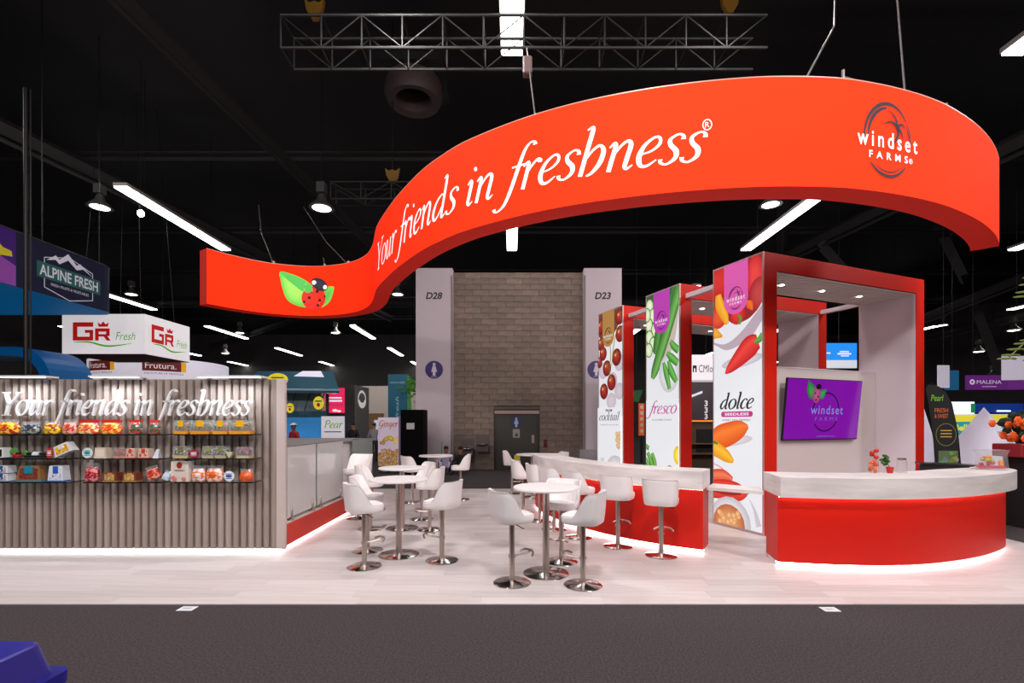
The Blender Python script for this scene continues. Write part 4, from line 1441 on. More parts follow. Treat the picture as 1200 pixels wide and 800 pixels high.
MB().ell((.06, -.04, .065), (.03, .03, .022), 10, 8).build('head', M('plush_black', S(22, 22, 26), .8), ly)
for dx, dz, rr in ((-.06, .075, .06), (.095, .05, .05)):
    MB().ell((dx, .02, dz), (rr, .012, rr * .95), 12, 8).build('leaf', M('plush_green', S(70, 140, 50), .8), ly)
for dx, dz in ((.0, .055), (.02, .03), (.05, .045)):
    MB().ell((dx, -.066, dz), (.008, .005, .008), 8, 6).build('spot', MC['plush_black'], ly)
eg = thing('wrapped_cucumbers', 'long dark cucumbers in clear wrap with a white label on the middle shelf', 'vegetables', (sx(45), SY, zm + .0005))
for yy, zz in ((-.04, .02), (.03, .02), (-.005, .055)):
    MB().tube(catmull([(-.15, yy, zz), (-.1, yy, zz), (.1, yy, zz), (.15, yy, zz)], 4), [.006] + [.018] * 11 + [.006], 10).build('cucumber', M('cuke_dark', S(28, 34, 36), .3), eg)
MB().tube([(-.05, -.005, .042), (.03, -.005, .042)], .041, 14).build('label', M('paper_white', S(226, 228, 236), .5), eg)
tagdisc('round red tag leaning beside the wrapped cucumbers', 57, 66, zm, 12, (192, 50, 50), (240, 220, 220))
tr = carton('white tray tipped on edge with yellow and red peppers on the middle shelf', 68, 90, zm, 12, (226, 224, 226), (230, 226, 228), [(230, 180, 40), (190, 40, 30), (240, 200, 60)], taper=.8)
tr.rotation_euler = (0, R(-24), 0)
tr.location.z += .055
tagdisc('oval teal and white tag on the centre middle shelf', 99, 112, zm, 12, (230, 240, 240), (30, 150, 150))
carton('cream cardboard pack on the centre middle shelf beside the teal tag', 114, 129, zm, 12, (214, 196, 176), (232, 218, 204))
clamshell('clear pack of red tomatoes on the centre middle shelf', 136, 152, zm, 12, [(190, 40, 30), (220, 80, 40), (120, 60, 40)], (196, 150, 130), None)
carton('cream and red pack next to the clear tomato pack on the centre middle shelf', 151, 162, zm, 11, (222, 190, 172), (200, 70, 60), [(200, 50, 50), (230, 190, 170)])
carton('cream and red pack standing alone at the right of the centre middle shelf', 165, 178, zm, 11, (222, 190, 172), (204, 60, 56), [(200, 40, 50), (226, 196, 176)])
fd = thing('folded_card', 'white curled paper card at the right end of the centre middle shelf', 'card', (sx(185), SY, zm + .0005))
MB().add([(x * .045, y * .04, z_ * .12) for x, y, z_ in ((-1, -1, 0), (.6, -1, 0), (.9, -.7, 1), (0, -.7, .95), (-.7, .8, 0), (.8, .8, 0), (1, -.6, 1.02), (.2, -.6, .97))],
         [(0, 1, 2, 3), (4, 7, 6, 5), (3, 2, 6, 7)]).build('card', MC['paper_white'], fd)
clamshell('clear pack of dark berries at the left of the right middle shelf', 205, 224, zm, 14, [(60, 40, 44), (120, 90, 96), (210, 210, 190)], (206, 190, 140), (120, 120, 80))
tagdisc('oval crimson tag on the right middle shelf', 223, 236, zm, 10, (150, 24, 56), (236, 200, 210))
clamshell('pack of dark grapes, left of two touching packs, right middle shelf', 239, 254, zm, 14, [(56, 34, 40), (110, 80, 90), (190, 190, 170)], (190, 180, 150), (150, 150, 90))
clamshell('pack of dark grapes, right of two touching packs, right middle shelf', 254, 268, zm, 14, [(56, 34, 40), (90, 70, 80), (170, 180, 160)], (190, 180, 150), (130, 130, 80))
ft = thing('folded_card', 'beige triangular tent card on the right middle shelf', 'card', (sx(271), SY - .03, zm + .0005))
MB().add([(-.05, -.03, .085), (.055, -.03, .075), (.005, -.03, 0), (-.05, .02, .085), (.055, .02, .075), (.005, .02, 0)], [(0, 2, 1), (3, 4, 5), (0, 1, 4, 3)]).build('card', M('card_beige', S(206, 196, 150), .6), ft)
clamshell('clear pack of blue and red berries at the right end of the middle shelf', 279, 295, zm, 13, [(60, 60, 96), (150, 150, 170), (150, 40, 50)], (200, 186, 150), None)
for k, nm in ((0, 'lower'), (1, 'upper')):
    o = carton('white and blue punnet, %s of two stacked at the left end of the bottom shelf' % nm, -4, 15, zb, 9, (228, 230, 236), (30, 90, 140), [(40, 80, 120), (200, 60, 60), (220, 226, 230)], taper=.92)
    o.location.z += k * (9 / PXM + .001)
carton('brown cardboard carton with a teal base and label on the bottom shelf', 22, 54, zb, 18, (150, 106, 66), (30, 140, 160), [(120, 40, 40), (190, 60, 60), (110, 80, 50)], taper=.72)
carton('white and blue paper punnet on the left bottom shelf', 60, 79, zb, 18, (226, 230, 240), (40, 90, 180), [(226, 230, 240), (40, 80, 170), (230, 232, 240)], taper=.84)
pouch('bag of red peppers with a bluish twisted top on the bottom shelf', 100, 117, zb, 21, [(160, 20, 30), (206, 40, 40), (226, 150, 150)])
carton('shallow brown tray of nuts, left of two on the bottom shelf', 124, 141, zb, 10, (130, 60, 40), (190, 140, 80), [(190, 150, 90), (150, 100, 50), (210, 180, 120)], taper=.96)
carton('shallow brown tray of nuts, right of two on the bottom shelf', 147, 164, zb, 10, (126, 58, 40), (196, 146, 76), [(196, 156, 80), (150, 104, 50), (214, 186, 120)], taper=.96)
pouch('leaning bag of red tomatoes on the centre bottom shelf', 174, 190, zb, 16, [(190, 40, 24), (226, 80, 40), (230, 160, 140)], tilt=-18)
pouch('empty crumpled clear bluish bag on the centre bottom shelf', 190, 200, zb, 11, [(180, 196, 214), (206, 216, 228)], tilt=20)
H_ = carton('tall white pouch with a red seal on the right bottom shelf', 203, 225, zb, 23, (226, 216, 206), (220, 206, 194), taper=.96, name='tall_pouch')
p = Print(plane_map((0, -.066, 0), (1, 0, 0), (0, 0, 1), (0, -1, 0)))
p.ell(.0, .215, .035, .042, S(150, 40, 20))
p.rect(-.06, .06, .14, .155, S(150, 130, 120))
for x, y in ((-.08, .05), (-.06, .03), (.06, .03)):
    p.ell(x, y, .03, .025, S(226, 120, 120))
tag(p.build('print', PRINT, H_), kind='stuff')
pouch('bag of orange peppers beside the tall white pouch on the bottom shelf', 225, 242, zb, 18, [(240, 110, 20), (250, 150, 50), (220, 226, 236)], band=(240, 230, 230))
pouch('bag of orange peppers with a clear top, right of two on the bottom shelf', 242, 263, zb, 18, [(236, 100, 20), (250, 150, 60), (240, 220, 210)], band=(230, 90, 30))
tagdisc('round white tag with a blue mark on the bottom shelf', 264, 277, zb, 12, (236, 238, 244), (30, 90, 170))
pouch('net bag of oranges at the right end of the bottom shelf', 281, 297, zb, 14, [(226, 90, 30), (240, 130, 50), (200, 80, 60)])

# ------------------------------------------------------------------ things on the big bar
BT = 1.1255
jr = thing('pepper_jar', 'tall glass jar filled with orange mini peppers on the big bar', 'jar', (4.78, 6.40, BT))
MB().lathe([(0, 0), (.055, 0), (.06, .01), (.06, .17), (.045, .19), (.045, .2)], 18).build('glass', MG('jar_glass', (.97, .98, .97), .94, .02), jr)
for i in range(9):
    a = i * 2.4
    MB().ell((.03 * math.cos(a), .03 * math.sin(a), .025 + i * .017), (.026, .022, .03), 8, 6).build('pepper', M('mini_pepper_%d' % (i % 2), S(*((236, 110, 20), (220, 60, 20))[i % 2]), .35), jr)
for i in range(4):
    MB().ell((.03 * math.cos(i * 1.7) + .01, .03 * math.sin(i * 1.7), .205 + .03 * i), (.03, .028, .028), 8, 6).build('tomato', M('vine_tomato', S(196, 40, 24), .3), jr)
pt = thing('potted_plant', 'small green plant in a red pot on the big bar beside the pepper jar', 'plant', (4.97, 6.36, BT))
MB().lathe([(0, 0), (.03, 0), (.042, .065), (.046, .065), (.046, .08), (.036, .08), (.034, .07), (0, .07)], 16).build('pot', M('pot_red', S(196, 40, 36), .5), pt)
for i in range(26):
    a, r_ = rnd.random() * 6.28, rnd.random()
    c = (-.05 + .06 * math.cos(a) * r_, .05 * math.sin(a) * r_, .10 + .13 * rnd.random())
    q = MB().ell((0, 0, 0), (.03, .006, .02), 6, 4).build('leaf', M('plant_leaf', S(60, 104, 44), .6), pt, c, rnd.random() * 6)
MB().tube([(0, 0, .07), (-.03, 0, .13), (-.06, 0, .22)], .005, 6).build('stem', MC['plant_leaf'], pt)
gj = thing('glass_jar', 'empty clear glass jar with a metal lid on the big bar', 'jar', (5.14, 6.38, BT))
MB().lathe([(0, 0), (.052, 0), (.06, .01), (.06, .15), (.045, .175)], 20).build('glass', MG('jar_glass', (.97, .98, .97), .94, .02), gj)
MB().lathe([(0, .175), (.05, .175), (.05, .195), (0, .197)], 20).build('lid', STEEL, gj)
gb = thing('gift_basket', 'clear-wrapped basket of red and yellow sweets on a white plate on the big bar', 'basket', (6.86, 6.92, BT + .012))
pl_ = thing('plate', 'flat white round plate at the right end of the big bar', 'plate', (6.82, 6.92, BT))
MB().lathe([(0, 0), (.15, 0), (.2, .008), (.2, .012), (.14, .006), (0, .006)], 28).build('dish', WHITE, pl_)
MB().box(-.15, .15, -.07, .07, 0, .03).build('tray', M('basket_pink', S(206, 50, 80), .5), gb)
for i in range(16):
    MB().ell((rnd.uniform(-.12, .12), rnd.uniform(-.06, .06), .05 + rnd.random() * .13), (.035, .03, .028), 8, 6).build('sweet', M('sweet_%d' % (i % 4), S(*((214, 36, 40), (240, 150, 40), (226, 90, 130), (180, 190, 50))[i % 4]), .35), gb)
MB().prism([(-.17, .0), (.17, .0), (.15, .2), (.19, .26), (-.19, .26), (-.15, .2)], -.08, .08, 'y').build('wrap', MG('clear_film2', (.97, .97, .98), .88, .1), gb)

# ================================================================== neighbouring stands, left
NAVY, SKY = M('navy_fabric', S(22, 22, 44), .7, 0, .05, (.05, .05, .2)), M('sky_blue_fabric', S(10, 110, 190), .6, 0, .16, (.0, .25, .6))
al = thing('hanging_sign', 'dark navy hanging sign with a mountain emblem and blue underside', 'hanging sign', (-13.9, 11.8, 5.0))
rr = [(-2.1, -3.3), (2.1, -3.3)] + [(1.6 + .5 * math.cos(a), 2.2 + .5 * math.sin(a)) for a in [math.pi / 2 * i / 6 for i in range(7)]] + [(-2.1, 2.7)]
MB().prism(rr, .006, 1.33).build('side_fabric', NAVY, al)
MB().prism(rr, 0, .005).build('underside', SKY, al)
MB().tube([(2.1, -3.3, 1.34), (2.1, 2.2, 1.34), (1.95, 2.55, 1.34), (1.6, 2.7, 1.34)], .012, 6).build('top_rail', STEEL, al)
p = Print(plane_map((2.1, -11.8, -5.0), (0, 1, 0), (0, 0, 1), (1, 0, 0)))
p.rect(8.5, 11.5, 5.02, 6.32, S(62, 26, 110))
p.flat([(8.6, 5.02), (11.5, 5.02), (11.5, 5.5), (11.0, 5.7), (9.5, 5.6), (8.6, 5.8)], S(140, 70, 160))
p.flat([(10.9, 5.55), (11.2, 5.66), (11.42, 5.7), (11.4, 5.82), (11.2, 5.85), (11.1, 5.95), (10.9, 5.9)], S(206, 190, 40))
gw, gg = S(214, 212, 226), S(40, 92, 84)
hexa = [(12.2, 5.95), (12.2, 5.2), (12.9, 5.02), (13.6, 5.2), (13.6, 5.95), (12.9, 6.16)]
for i in range(6):
    a, b = hexa[i], hexa[(i + 1) % 6]
    p.ribbon([(*a, .02), (*b, .02)], gw, n=1)
p.flat([(12.0, 5.42), (13.85, 5.42), (13.85, 5.82), (12.0, 5.82)], gg)
p.sans('ALPINE FRESH', 12.92, 5.48, .28, gw, width=1.7, bold=.02, center=True)
p.sans('FRESH FRUITS & VEGETABLES', 12.92, 5.28, .07, gw, width=1.1, center=True)
p.flat([(12.25, 5.9), (12.5, 6.1), (12.6, 6.02), (12.85, 6.25), (13.1, 6.02), (13.2, 6.1), (13.6, 5.85), (13.3, 5.98), (13.1, 5.9), (12.85, 6.08), (12.6, 5.9), (12.5, 5.98)], gw)
p.build('print', MP('dim_print', .25, .6), al)
for yy in (0.5, 2.2):
    MB().tube([(1.95, yy, 1.33), (1.95, yy, 3.2), (1.95, yy, 7.98)], .012, 6).build('cable', BLACKMETAL, al)

ar = thing('blue_pavilion', 'bright blue rounded exhibition pavilion with a beige lit interior', 'exhibition stand', (-15.5, 13.5, 0))
def rprof(x1, z1, r, x0=-4.5):
    return [(x0, 0), (x0, z1)] + [(x1 - r + r * math.sin(a), z1 - r + r * math.cos(a)) for a in [math.pi / 2 * i / 8 for i in range(9)]] + [(x1, 0)]
out, inn = rprof(3.0, 3.83, .95), rprof(2.75, 3.6, .8)
mb = MB()
n1 = len(out)
mb.add([(x, -.4, z_) for x, z_ in out] + [(x, -.4, z_) for x, z_ in inn] + [(x, .95, z_) for x, z_ in out] + [(x, .95, z_) for x, z_ in inn],
       [(k, k + 1, n1 + k + 1, n1 + k) for k in range(1, n1 - 1)] + [(k, k + 1, 2 * n1 + k + 1, 2 * n1 + k) for k in range(n1 - 1)] + [(n1 + k, n1 + k + 1, 3 * n1 + k + 1, 3 * n1 + k) for k in range(n1 - 1)])
mb.build('arch_shell', M('pavilion_blue', S(14, 118, 196), .4), ar)
bx('inner_wall', M('pavilion_beige', S(176, 160, 120), .6), ar, -4.5, 2.74, .8, .9, 0, 2.75)
MB().lathe([(0, 0), (.08, 0), (.08, .02)], 12, (.3, .3, 3.53)).build('downlight', LAMPWHITE, ar)
pl2 = area('pavilion_lamp', (.3, .4, 3.45), .3, 26, None, (1, .92, .75))
pl2.parent = ar

po = thing('drape_pole', 'tall dark steel pole rising in front of the navy sign', 'pole', (-9.05, 9.0, 0))
MB().tube([(0, 0, .02), (0, 0, 4.5), (0, 0, 8.0)], .035, 10).build('pole', BLACKMETAL, po)
MB().tube([(.07, .02, .02), (.07, .02, 8.0)], .015, 8).build('cable', BLACKMETAL, po)
MB().lathe([(0, 0), (.25, 0), (.25, .015), (.05, .03)], 20).build('base', BLACKMETAL, po)

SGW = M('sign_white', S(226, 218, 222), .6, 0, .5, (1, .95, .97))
gr = thing('hanging_sign', 'white box-shaped hanging sign with red letters and a green swoosh', 'hanging sign', (-13.35, 16.9, 4.0))
bx('box', SGW, gr, -1.35, 1.35, -1.1, 1.1, .02, 1.32)
bx('underside', M('sign_dark_red', S(110, 24, 20), .7), gr, -1.34, 1.34, -1.09, 1.09, 0, .018)
def gr_logo(p, k):
    r_, g_ = S(200, 30, 28), S(100, 170, 50)
    def bar(*q):
        p.flat([(x * k, y) for x, y in q], r_)
    bar((.35, .45), (.35, 1.05), (.5, 1.05), (.5, .45))
    bar((.5, .9), (.5, 1.05), (1.02, 1.05), (1.02, .9))
    bar((.5, .45), (.5, .58), (1.02, .58), (1.02, .45))
    bar((.9, .58), (.9, .78), (1.02, .78), (1.02, .58))
    bar((.75, .7), (.75, .8), (1.02, .8), (1.02, .7))
    bar((1.08, .45), (1.08, .85), (1.2, .85), (1.2, .45))
    bar((1.2, .74), (1.2, .85), (1.55, .85), (1.55, .74))
    bar((1.44, .6), (1.44, .85), (1.56, .85), (1.56, .6))
    bar((1.2, .58), (1.2, .66), (1.5, .66), (1.5, .58))
    bar((1.35, .6), (1.48, .6), (1.6, .45), (1.46, .45))
    bar((1.2, .9), (1.16, 1.05), (1.27, .98), (1.35, 1.08), (1.43, .98), (1.54, 1.05), (1.5, .9))
    p.ribbon([(.4 * k, .4, .02), (.9 * k, .4, .05), (1.5 * k, .27, .06), (2.3 * k, .36, .01)], g_, n=6)
    p.sans('Fresh', 1.75 * k, .47, .26, g_, width=.65 * k, shear=.3)
p = Print(plane_map((-1.35, -1.1, 0), (1, 0, 0), (0, 0, 1), (0, -1, 0)))
gr_logo(p, 1.0)
p.build('print', MP('sign_print', .45, .6), gr)
p = Print(plane_map((1.35, -1.1, 0), (0, 1, 0), (0, 0, 1), (1, 0, 0)))
gr_logo(p, .85)
p.build('print', MC['sign_print'], gr)
for q in ((-1, -.8), (1, -.8), (1, .8), (-1, .8)):
    MB().tube([(q[0], q[1], 1.32), (q[0] * .6, q[1] * .6, 8.98)], .01, 6).build('cable', BLACKMETAL, gr)

fu = thing('hanging_sign', 'round white hanging sign with brown labels below the white box sign', 'hanging sign', (-15.9, 22.0, 3.5))
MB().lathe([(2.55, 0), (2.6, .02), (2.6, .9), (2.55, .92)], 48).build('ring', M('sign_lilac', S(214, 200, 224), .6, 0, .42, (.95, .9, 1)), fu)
cyl = lambda u, v, l: ((2.605 + l) * math.sin(u / 2.6), -(2.605 + l) * math.cos(u / 2.6), v)
p = Print(cyl)
for u in (-1.55, .95):
    for i in range(6):
        p.poly([(u + i * .22, .38), (u + i * .22 + .22, .38), (u + i * .22 + .22, .78), (u + i * .22, .78)], [S(104, 30, 26)] * 4)
    p.rect(u + 1.32, u + 1.5, .38, .78, S(230, 170, 40))
    p.sans('Frutura.', u + .1, .48, .24, S(236, 226, 230), width=1.05)
    p.sans('THE FUTURE OF PRODUCE', u + .05, .25, .07, S(60, 40, 60), width=1.35)
p.build('print', MC['sign_print'], fu)
MB().tube([(0, 0, .92), (0, 0, 9.5)], .012, 6).build('cable', BLACKMETAL, fu)
for a in range(3):
    MB().tube([(2.55 * math.cos(a * 2.09), 2.55 * math.sin(a * 2.09), .9), (0, 0, 2.4)], .008, 5).build('cable', BLACKMETAL, fu)

# market stall with yellow ovals
ms = thing('market_stall', 'teal market stall with a pitched roof and yellow oval signs behind the counter', 'exhibition stand', (-8.9, 20.5, 0))
TEAL, DTEAL = M('stall_teal', S(44, 92, 112), .5), M('stall_dark', S(30, 52, 66), .5)
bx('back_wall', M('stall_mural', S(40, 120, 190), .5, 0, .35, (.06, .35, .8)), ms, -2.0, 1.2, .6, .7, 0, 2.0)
bx('fascia', TEAL, ms, -2.0, 1.15, -.3, -.2, 1.98, 2.25)
bx('gallery', M('stall_gallery', S(150, 170, 180), .5), ms, -2.0, .7, .3, .4, 2.25, 3.1)
for x in (-1.6, -1.0, -.4, .2, .8):
    MB().tube([(x, -.25, 2.25), (x + .25, -.2, 3.1)], .025, 6).build('strut', DTEAL, ms)
rf = MB().add([(-2.2, -.9, 3.0), (1.9, -.9, 2.95), (1.1, .6, 3.9), (-2.2, .6, 3.9), (-2.2, -.9, 3.1), (1.9, -.9, 3.05), (1.1, .6, 4.0), (-2.2, .6, 4.0)],
              [(3, 2, 1, 0), (4, 5, 6, 7), (0, 1, 5, 4), (1, 2, 6, 5), (2, 3, 7, 6), (3, 0, 4, 7)]).build('roof', TEAL, ms)
MB().tube([(-2.2, -.92, 3.12), (1.92, -.92, 3.07)], .05, 6).build('gutter', M('stall_pale', S(150, 175, 190), .5), rf)
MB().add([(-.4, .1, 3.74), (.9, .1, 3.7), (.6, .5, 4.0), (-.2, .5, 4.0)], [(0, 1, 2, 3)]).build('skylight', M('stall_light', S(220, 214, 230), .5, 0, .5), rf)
for x, z_, rx, rz_ in ((-.55, 3.5, .42, .26), (1.1, 2.55, .22, .27), (-.05, 2.35, .16, .2)):
    d = MB().lathe([(0, -.02), (.96, -.02), (1, 0), (.96, .02), (0, .02)], 24)
    d.v = [(x + a * rx, -1.0 + c, z_ + b * rz_) for a, b, c in d.v]
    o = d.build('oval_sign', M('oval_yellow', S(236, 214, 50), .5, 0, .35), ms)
    p = Print(plane_map((x, -1.021, z_), (1, 0, 0), (0, 0, 1), (0, -1, 0)))
    p.ell(0, -rz_ * .25, rx * .3, rz_ * .3, S(200, 40, 30))
    p.rect(-rx * .6, rx * .6, rz_ * .2, rz_ * .4, S(40, 100, 60))
    p.build('print', PRINT, o)
bx('counter_front', DTEAL, ms, -2.0, 1.15, -.3, -.2, 0, .95)
for x in (-1.95, 1.1):
    bx('post', DTEAL, ms, x, x + .1, -.25, -.15, .95, 2.98)

vs_ = thing('video_screen', 'pink video screen with white lettering on a dark tower', 'screen', at(392, 469, 21.648))
bx('panel', M('pink_screen', S(216, 24, 80), .4, 0, .7, (.85, .03, .12)), vs_, -.44, .44, 0, .05, -.56, .56)
for z_ in (-.2, .18):
    bx('panel_seam', BLACK, vs_, -.44, .44, -.003, 0, z_, z_ + .012)
p = Print(plane_map((0, -.002, 0), (1, 0, 0), (0, 0, 1), (0, -1, 0)))
p.sans('SWEET', -.08, .3, .17, (.9, .85, .9), width=.5, bold=.03, center=True)
p.rect(-.34, .32, .08, .15, (.8, .75, .9))
p.rect(-.28, .34, -.06, .02, (.8, .75, .9))
p.ell(.02, -.45, .12, .06, (.9, .85, .7))
p.ell(.2, -.48, .1, .05, (.9, .8, .6))
p.build('picture', MP('pink_print', .7), vs_)
dt = thing('display_tower', 'dark grey square tower with a white round emblem behind the video screen', 'exhibition stand', (-7.5, 22.6, 0))
bx('tower', M('tower_charcoal', S(58, 54, 54), .6), dt, -.75, .45, -.9, 1.2, 0, 3.45)
bx('side_panel', M('tower_pale', S(140, 132, 130), .6), dt, .45, .46, -.9, 1.2, 0, 3.45)
p = Print(plane_map((.462, .1, 2.85), (0, 1, 0), (0, 0, 1), (1, 0, 0)))
for i in range(28):
    a0, a1 = 2 * math.pi * i / 28, 2 * math.pi * (i + 1) / 28
    ww = .12 + .14 * (math.sin(a0) < -.2)
    p.poly([(.62 * math.cos(a0), .42 * math.sin(a0)), (.62 * math.cos(a1), .42 * math.sin(a1)), ((.62 - ww) * math.cos(a1), (.42 - ww) * math.sin(a1)), ((.62 - ww) * math.cos(a0), (.42 - ww) * math.sin(a0))], [S(226, 222, 214)] * 4)
p.build('emblem', MC['sign_print'], dt)
ps = thing('poster_sign', 'white sign with green fruit-name lettering standing beyond the counter', 'sign', (at(390, 0, 19.3)[0], 19.3, 0))
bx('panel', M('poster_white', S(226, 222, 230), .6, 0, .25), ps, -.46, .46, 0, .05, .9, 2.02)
for x in (-.4, .36):
    bx('leg', STEEL, ps, x, x + .04, .01, .04, 0, .9)
p = Print(plane_map((0, -.002, 0), (1, 0, 0), (0, 0, 1), (0, -1, 0)))
p.serif('Pear', -.36, 1.55, .2, S(104, 150, 50), width=.72, bold=1.3)
p.rect(-.34, .34, 1.38, 1.42, S(60, 50, 90))
p.build('lettering', MC['sign_print'], ps)

fw = tag(bx('wall_far_left', M('far_wall_paint', S(150, 140, 132), .8), None, -24, -5.5, 42, 42.3, 0, 4.9), kind='structure')
l_ = area('far_wall_light', (-11, 34, 8.5), 2, 700, (-12, 42, 2))
es = thing('brown_stand', 'light brown timber stand with a green sign in the far aisle', 'exhibition stand', (-8.6, 29.0, 0))
bx('wall', M('stand_brown', S(168, 124, 84), .6), es, -.9, .9, 0, .1, 0, 2.3)
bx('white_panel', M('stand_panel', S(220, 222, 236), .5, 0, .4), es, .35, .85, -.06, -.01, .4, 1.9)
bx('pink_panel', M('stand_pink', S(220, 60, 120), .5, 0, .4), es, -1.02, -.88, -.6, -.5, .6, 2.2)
p = Print(plane_map((-.35, -.002, 1.45), (1, 0, 0), (0, 0, 1), (0, -1, 0)))
p.sans('Eco', 0, .1, .35, S(100, 170, 50), bold=.03, center=True)
p.build('lettering', MC['sign_print'], es)
tl = thing('tall_banner', 'tall dark teal banner with white script beside the grey pillar', 'banner', (at(466, 0, 25.0)[0], 25.0, 0))
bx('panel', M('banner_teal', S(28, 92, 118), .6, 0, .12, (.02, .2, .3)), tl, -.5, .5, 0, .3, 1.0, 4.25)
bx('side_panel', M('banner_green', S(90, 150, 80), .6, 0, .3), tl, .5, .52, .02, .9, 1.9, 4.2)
bx('stand', BLACKMETAL, tl, -.45, .45, .05, .25, 0, 1.0)
p = Print(plane_map((0, -.002, 0), (1, 0, 0), (0, 0, 1), (0, -1, 0)))

p.sans('naturally', 0, 3.75, .14, S(150, 186, 200), width=.8, center=True, shear=.3)
p.sans('fresh', .05, 2.0, .16, S(150, 186, 200), width=1.1, rot=math.pi / 2, shear=.3)
p.build('lettering', MC['dim_print'], tl)
gn = thing('hanging_greenery', 'clump of bright green foliage above a lit panel beside the teal banner', 'greenery', at(485, 455, 24.5))
for i in range(70):
    c = (rnd.gauss(0, .32), rnd.gauss(0, .2), rnd.gauss(0, .24))
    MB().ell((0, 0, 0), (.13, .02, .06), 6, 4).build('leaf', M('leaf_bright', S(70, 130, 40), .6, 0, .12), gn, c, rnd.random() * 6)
gi = thing('poster_stand', 'lilac poster stand with a pile of ginger root printed on it', 'poster', (at(455, 0, 17.0)[0], 17.0, 0))
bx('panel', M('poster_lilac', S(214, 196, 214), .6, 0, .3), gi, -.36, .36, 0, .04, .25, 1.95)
bx('side_panel', M('poster_side', S(150, 120, 170), .6), gi, .36, .5, .02, .06, .25, 2.0)
bx('foot', BLACKMETAL, gi, -.3, .3, -.1, .2, 0, .03)
bx('stem', BLACKMETAL, gi, -.05, .05, .02, .05, .03, .25)
p = Print(plane_map((0, -.002, 0), (1, 0, 0), (0, 0, 1), (0, -1, 0)), (-.355, .355, .26, 1.94))
for i in range(60):
    p.ell(rnd.uniform(-.36, .36), .3 + rnd.random() ** 1.4 * .52, .1, .045, S(110 + rnd.randrange(40), 76, 40), S(196, 160, 100), rot=rnd.random() * 3)
p.ell(-.05, 1.2, .17, .07, S(140, 100, 40), S(196, 160, 60), rot=.5)
p.ell(.1, 1.22, .12, .08, S(150, 120, 40), S(206, 176, 60), rot=-.6)
p.ell(.26, 1.14, .05, .14, S(206, 170, 40), S(226, 196, 70), rot=-.2)
p.ell(-.2, 1.06, .1, .06, S(130, 90, 50), S(180, 140, 80))
p.serif('Ginger', -.33, 1.62, .15, S(150, 90, 50), width=.66, bold=1.2)
p.build('print', MC['sign_print'], gi)
bb_ = thing('black_kiosk', 'plain black kiosk box with a paper notice beside the grey pillar', 'kiosk', (at(480, 0, 16.0)[0], 16.0, 0))
bx('box', M('kiosk_black', S(7, 6, 7), .8, 0, 0, None, .1), bb_, -.3, .45, 0, .8, 0, 2.2)
o = bx('notice', M('paper_notice', S(206, 200, 204), .6), bb_, -.1, .16, -.006, -.001, 1.55, 1.76)

# ================================================================== in front of the core wall
def fountain(x, z_, nm):
    t = thing('drinking_fountain', nm, 'drinking fountain', (x, WY - .006, 0), 0, 'drinking fountains on the block wall')
    bx('apron', M('fountain_steel', S(110, 100, 98), .35, .8), t, -.22, .22, -.34, -.015, z_ - .28, z_ - .06)
    MB().lathe([(0, 0), (.2, .0), (.25, .05), (.24, .06), (.16, .03), (0, .02)], 20, (0, -.26, z_ - .06)).build('basin', M('fountain_bright', S(170, 165, 165), .2, .9), t)
    MB().tube([(.1, -.2, z_ - .02), (.1, -.22, z_ + .08), (.06, -.25, z_ + .1)], .014, 8).build('spout', MC['fountain_bright'], t)
    bx('back_plate', MC['fountain_steel'], t, -.25, .25, -.014, -.006, z_ - .55, z_ + .35)
fountain(at(548, 0, WY)[0], .82, 'lower steel drinking fountain on the block wall left of the door')
fountain(at(566, 0, WY)[0], .98, 'higher steel drinking fountain on the block wall next to the door')
wf = thing('wet_floor_sign', 'yellow folding wet floor sign in front of the dark door', 'floor sign', (at(606, 0, 17.3)[0], 17.3, 0))
YEL = M('sign_yellow', S(190, 170, 20), .5)
MB().add([(-.14, -.16, .0), (.14, -.16, 0), (.1, -.02, .62), (-.1, -.02, .62), (-.14, -.14, 0), (.14, -.14, 0), (.1, .0, .62), (-.1, .0, .62)], [(0, 1, 2, 3), (5, 4, 7, 6), (0, 4, 5, 1), (3, 2, 6, 7), (1, 5, 6, 2), (4, 0, 3, 7)]).build('front_board', YEL, wf)
MB().add([(-.14, .16, .0), (.14, .16, 0), (.1, .02, .62), (-.1, .02, .62), (-.14, .14, 0), (.14, .14, 0), (.1, .0, .62), (-.1, .0, .62)], [(3, 2, 1, 0), (4, 5, 6, 7), (0, 1, 5, 4), (2, 3, 7, 6), (2, 6, 5, 1), (0, 4, 7, 3)]).build('rear_board', YEL, wf)
al_ = thing('alarm_box', 'small dark red call box on the block wall right of the door', 'alarm', (at(639, 0, WY)[0], WY - .006, .85))
bx('box', M('alarm_red', S(70, 22, 20), .4), al_, -.06, .06, -.06, -.001, 0, .28, bev=.01)
bx('lens', M('alarm_lens', S(120, 30, 30), .3), al_, -.035, .035, -.066, -.06, .16, .24)
cb = thing('grey_cabinet', 'low light grey cabinet against the right pillar', 'cabinet', (at(689, 0, 17.4)[0], 17.4, 0))
bx('body', M('cabinet_grey', S(150, 144, 148), .5), cb, -.3, .28, 0, .4, .04, .78)
bx('drawer', M('cabinet_front', S(166, 160, 164), .5), cb, -.28, .26, -.015, 0, .42, .76)
bx('drawer', MC['cabinet_front'], cb, -.28, .26, -.015, 0, .06, .39)
bx('plinth', BLACK, cb, -.28, .26, .02, .38, 0, .04)
br = thing('green_broom', 'green-handled broom leaning at the left pillar', 'broom', (at(517, 0, 17.55)[0], 17.55, 0))
MB().tube([(0, 0, .14), (0, .24, 1.05)], .016, 8).build('handle', M('broom_green', S(50, 150, 60), .5), br)
MB().box(-.14, .14, -.04, .04, 0, .15).build('brush', M('broom_brush', S(40, 60, 40), .9), br)


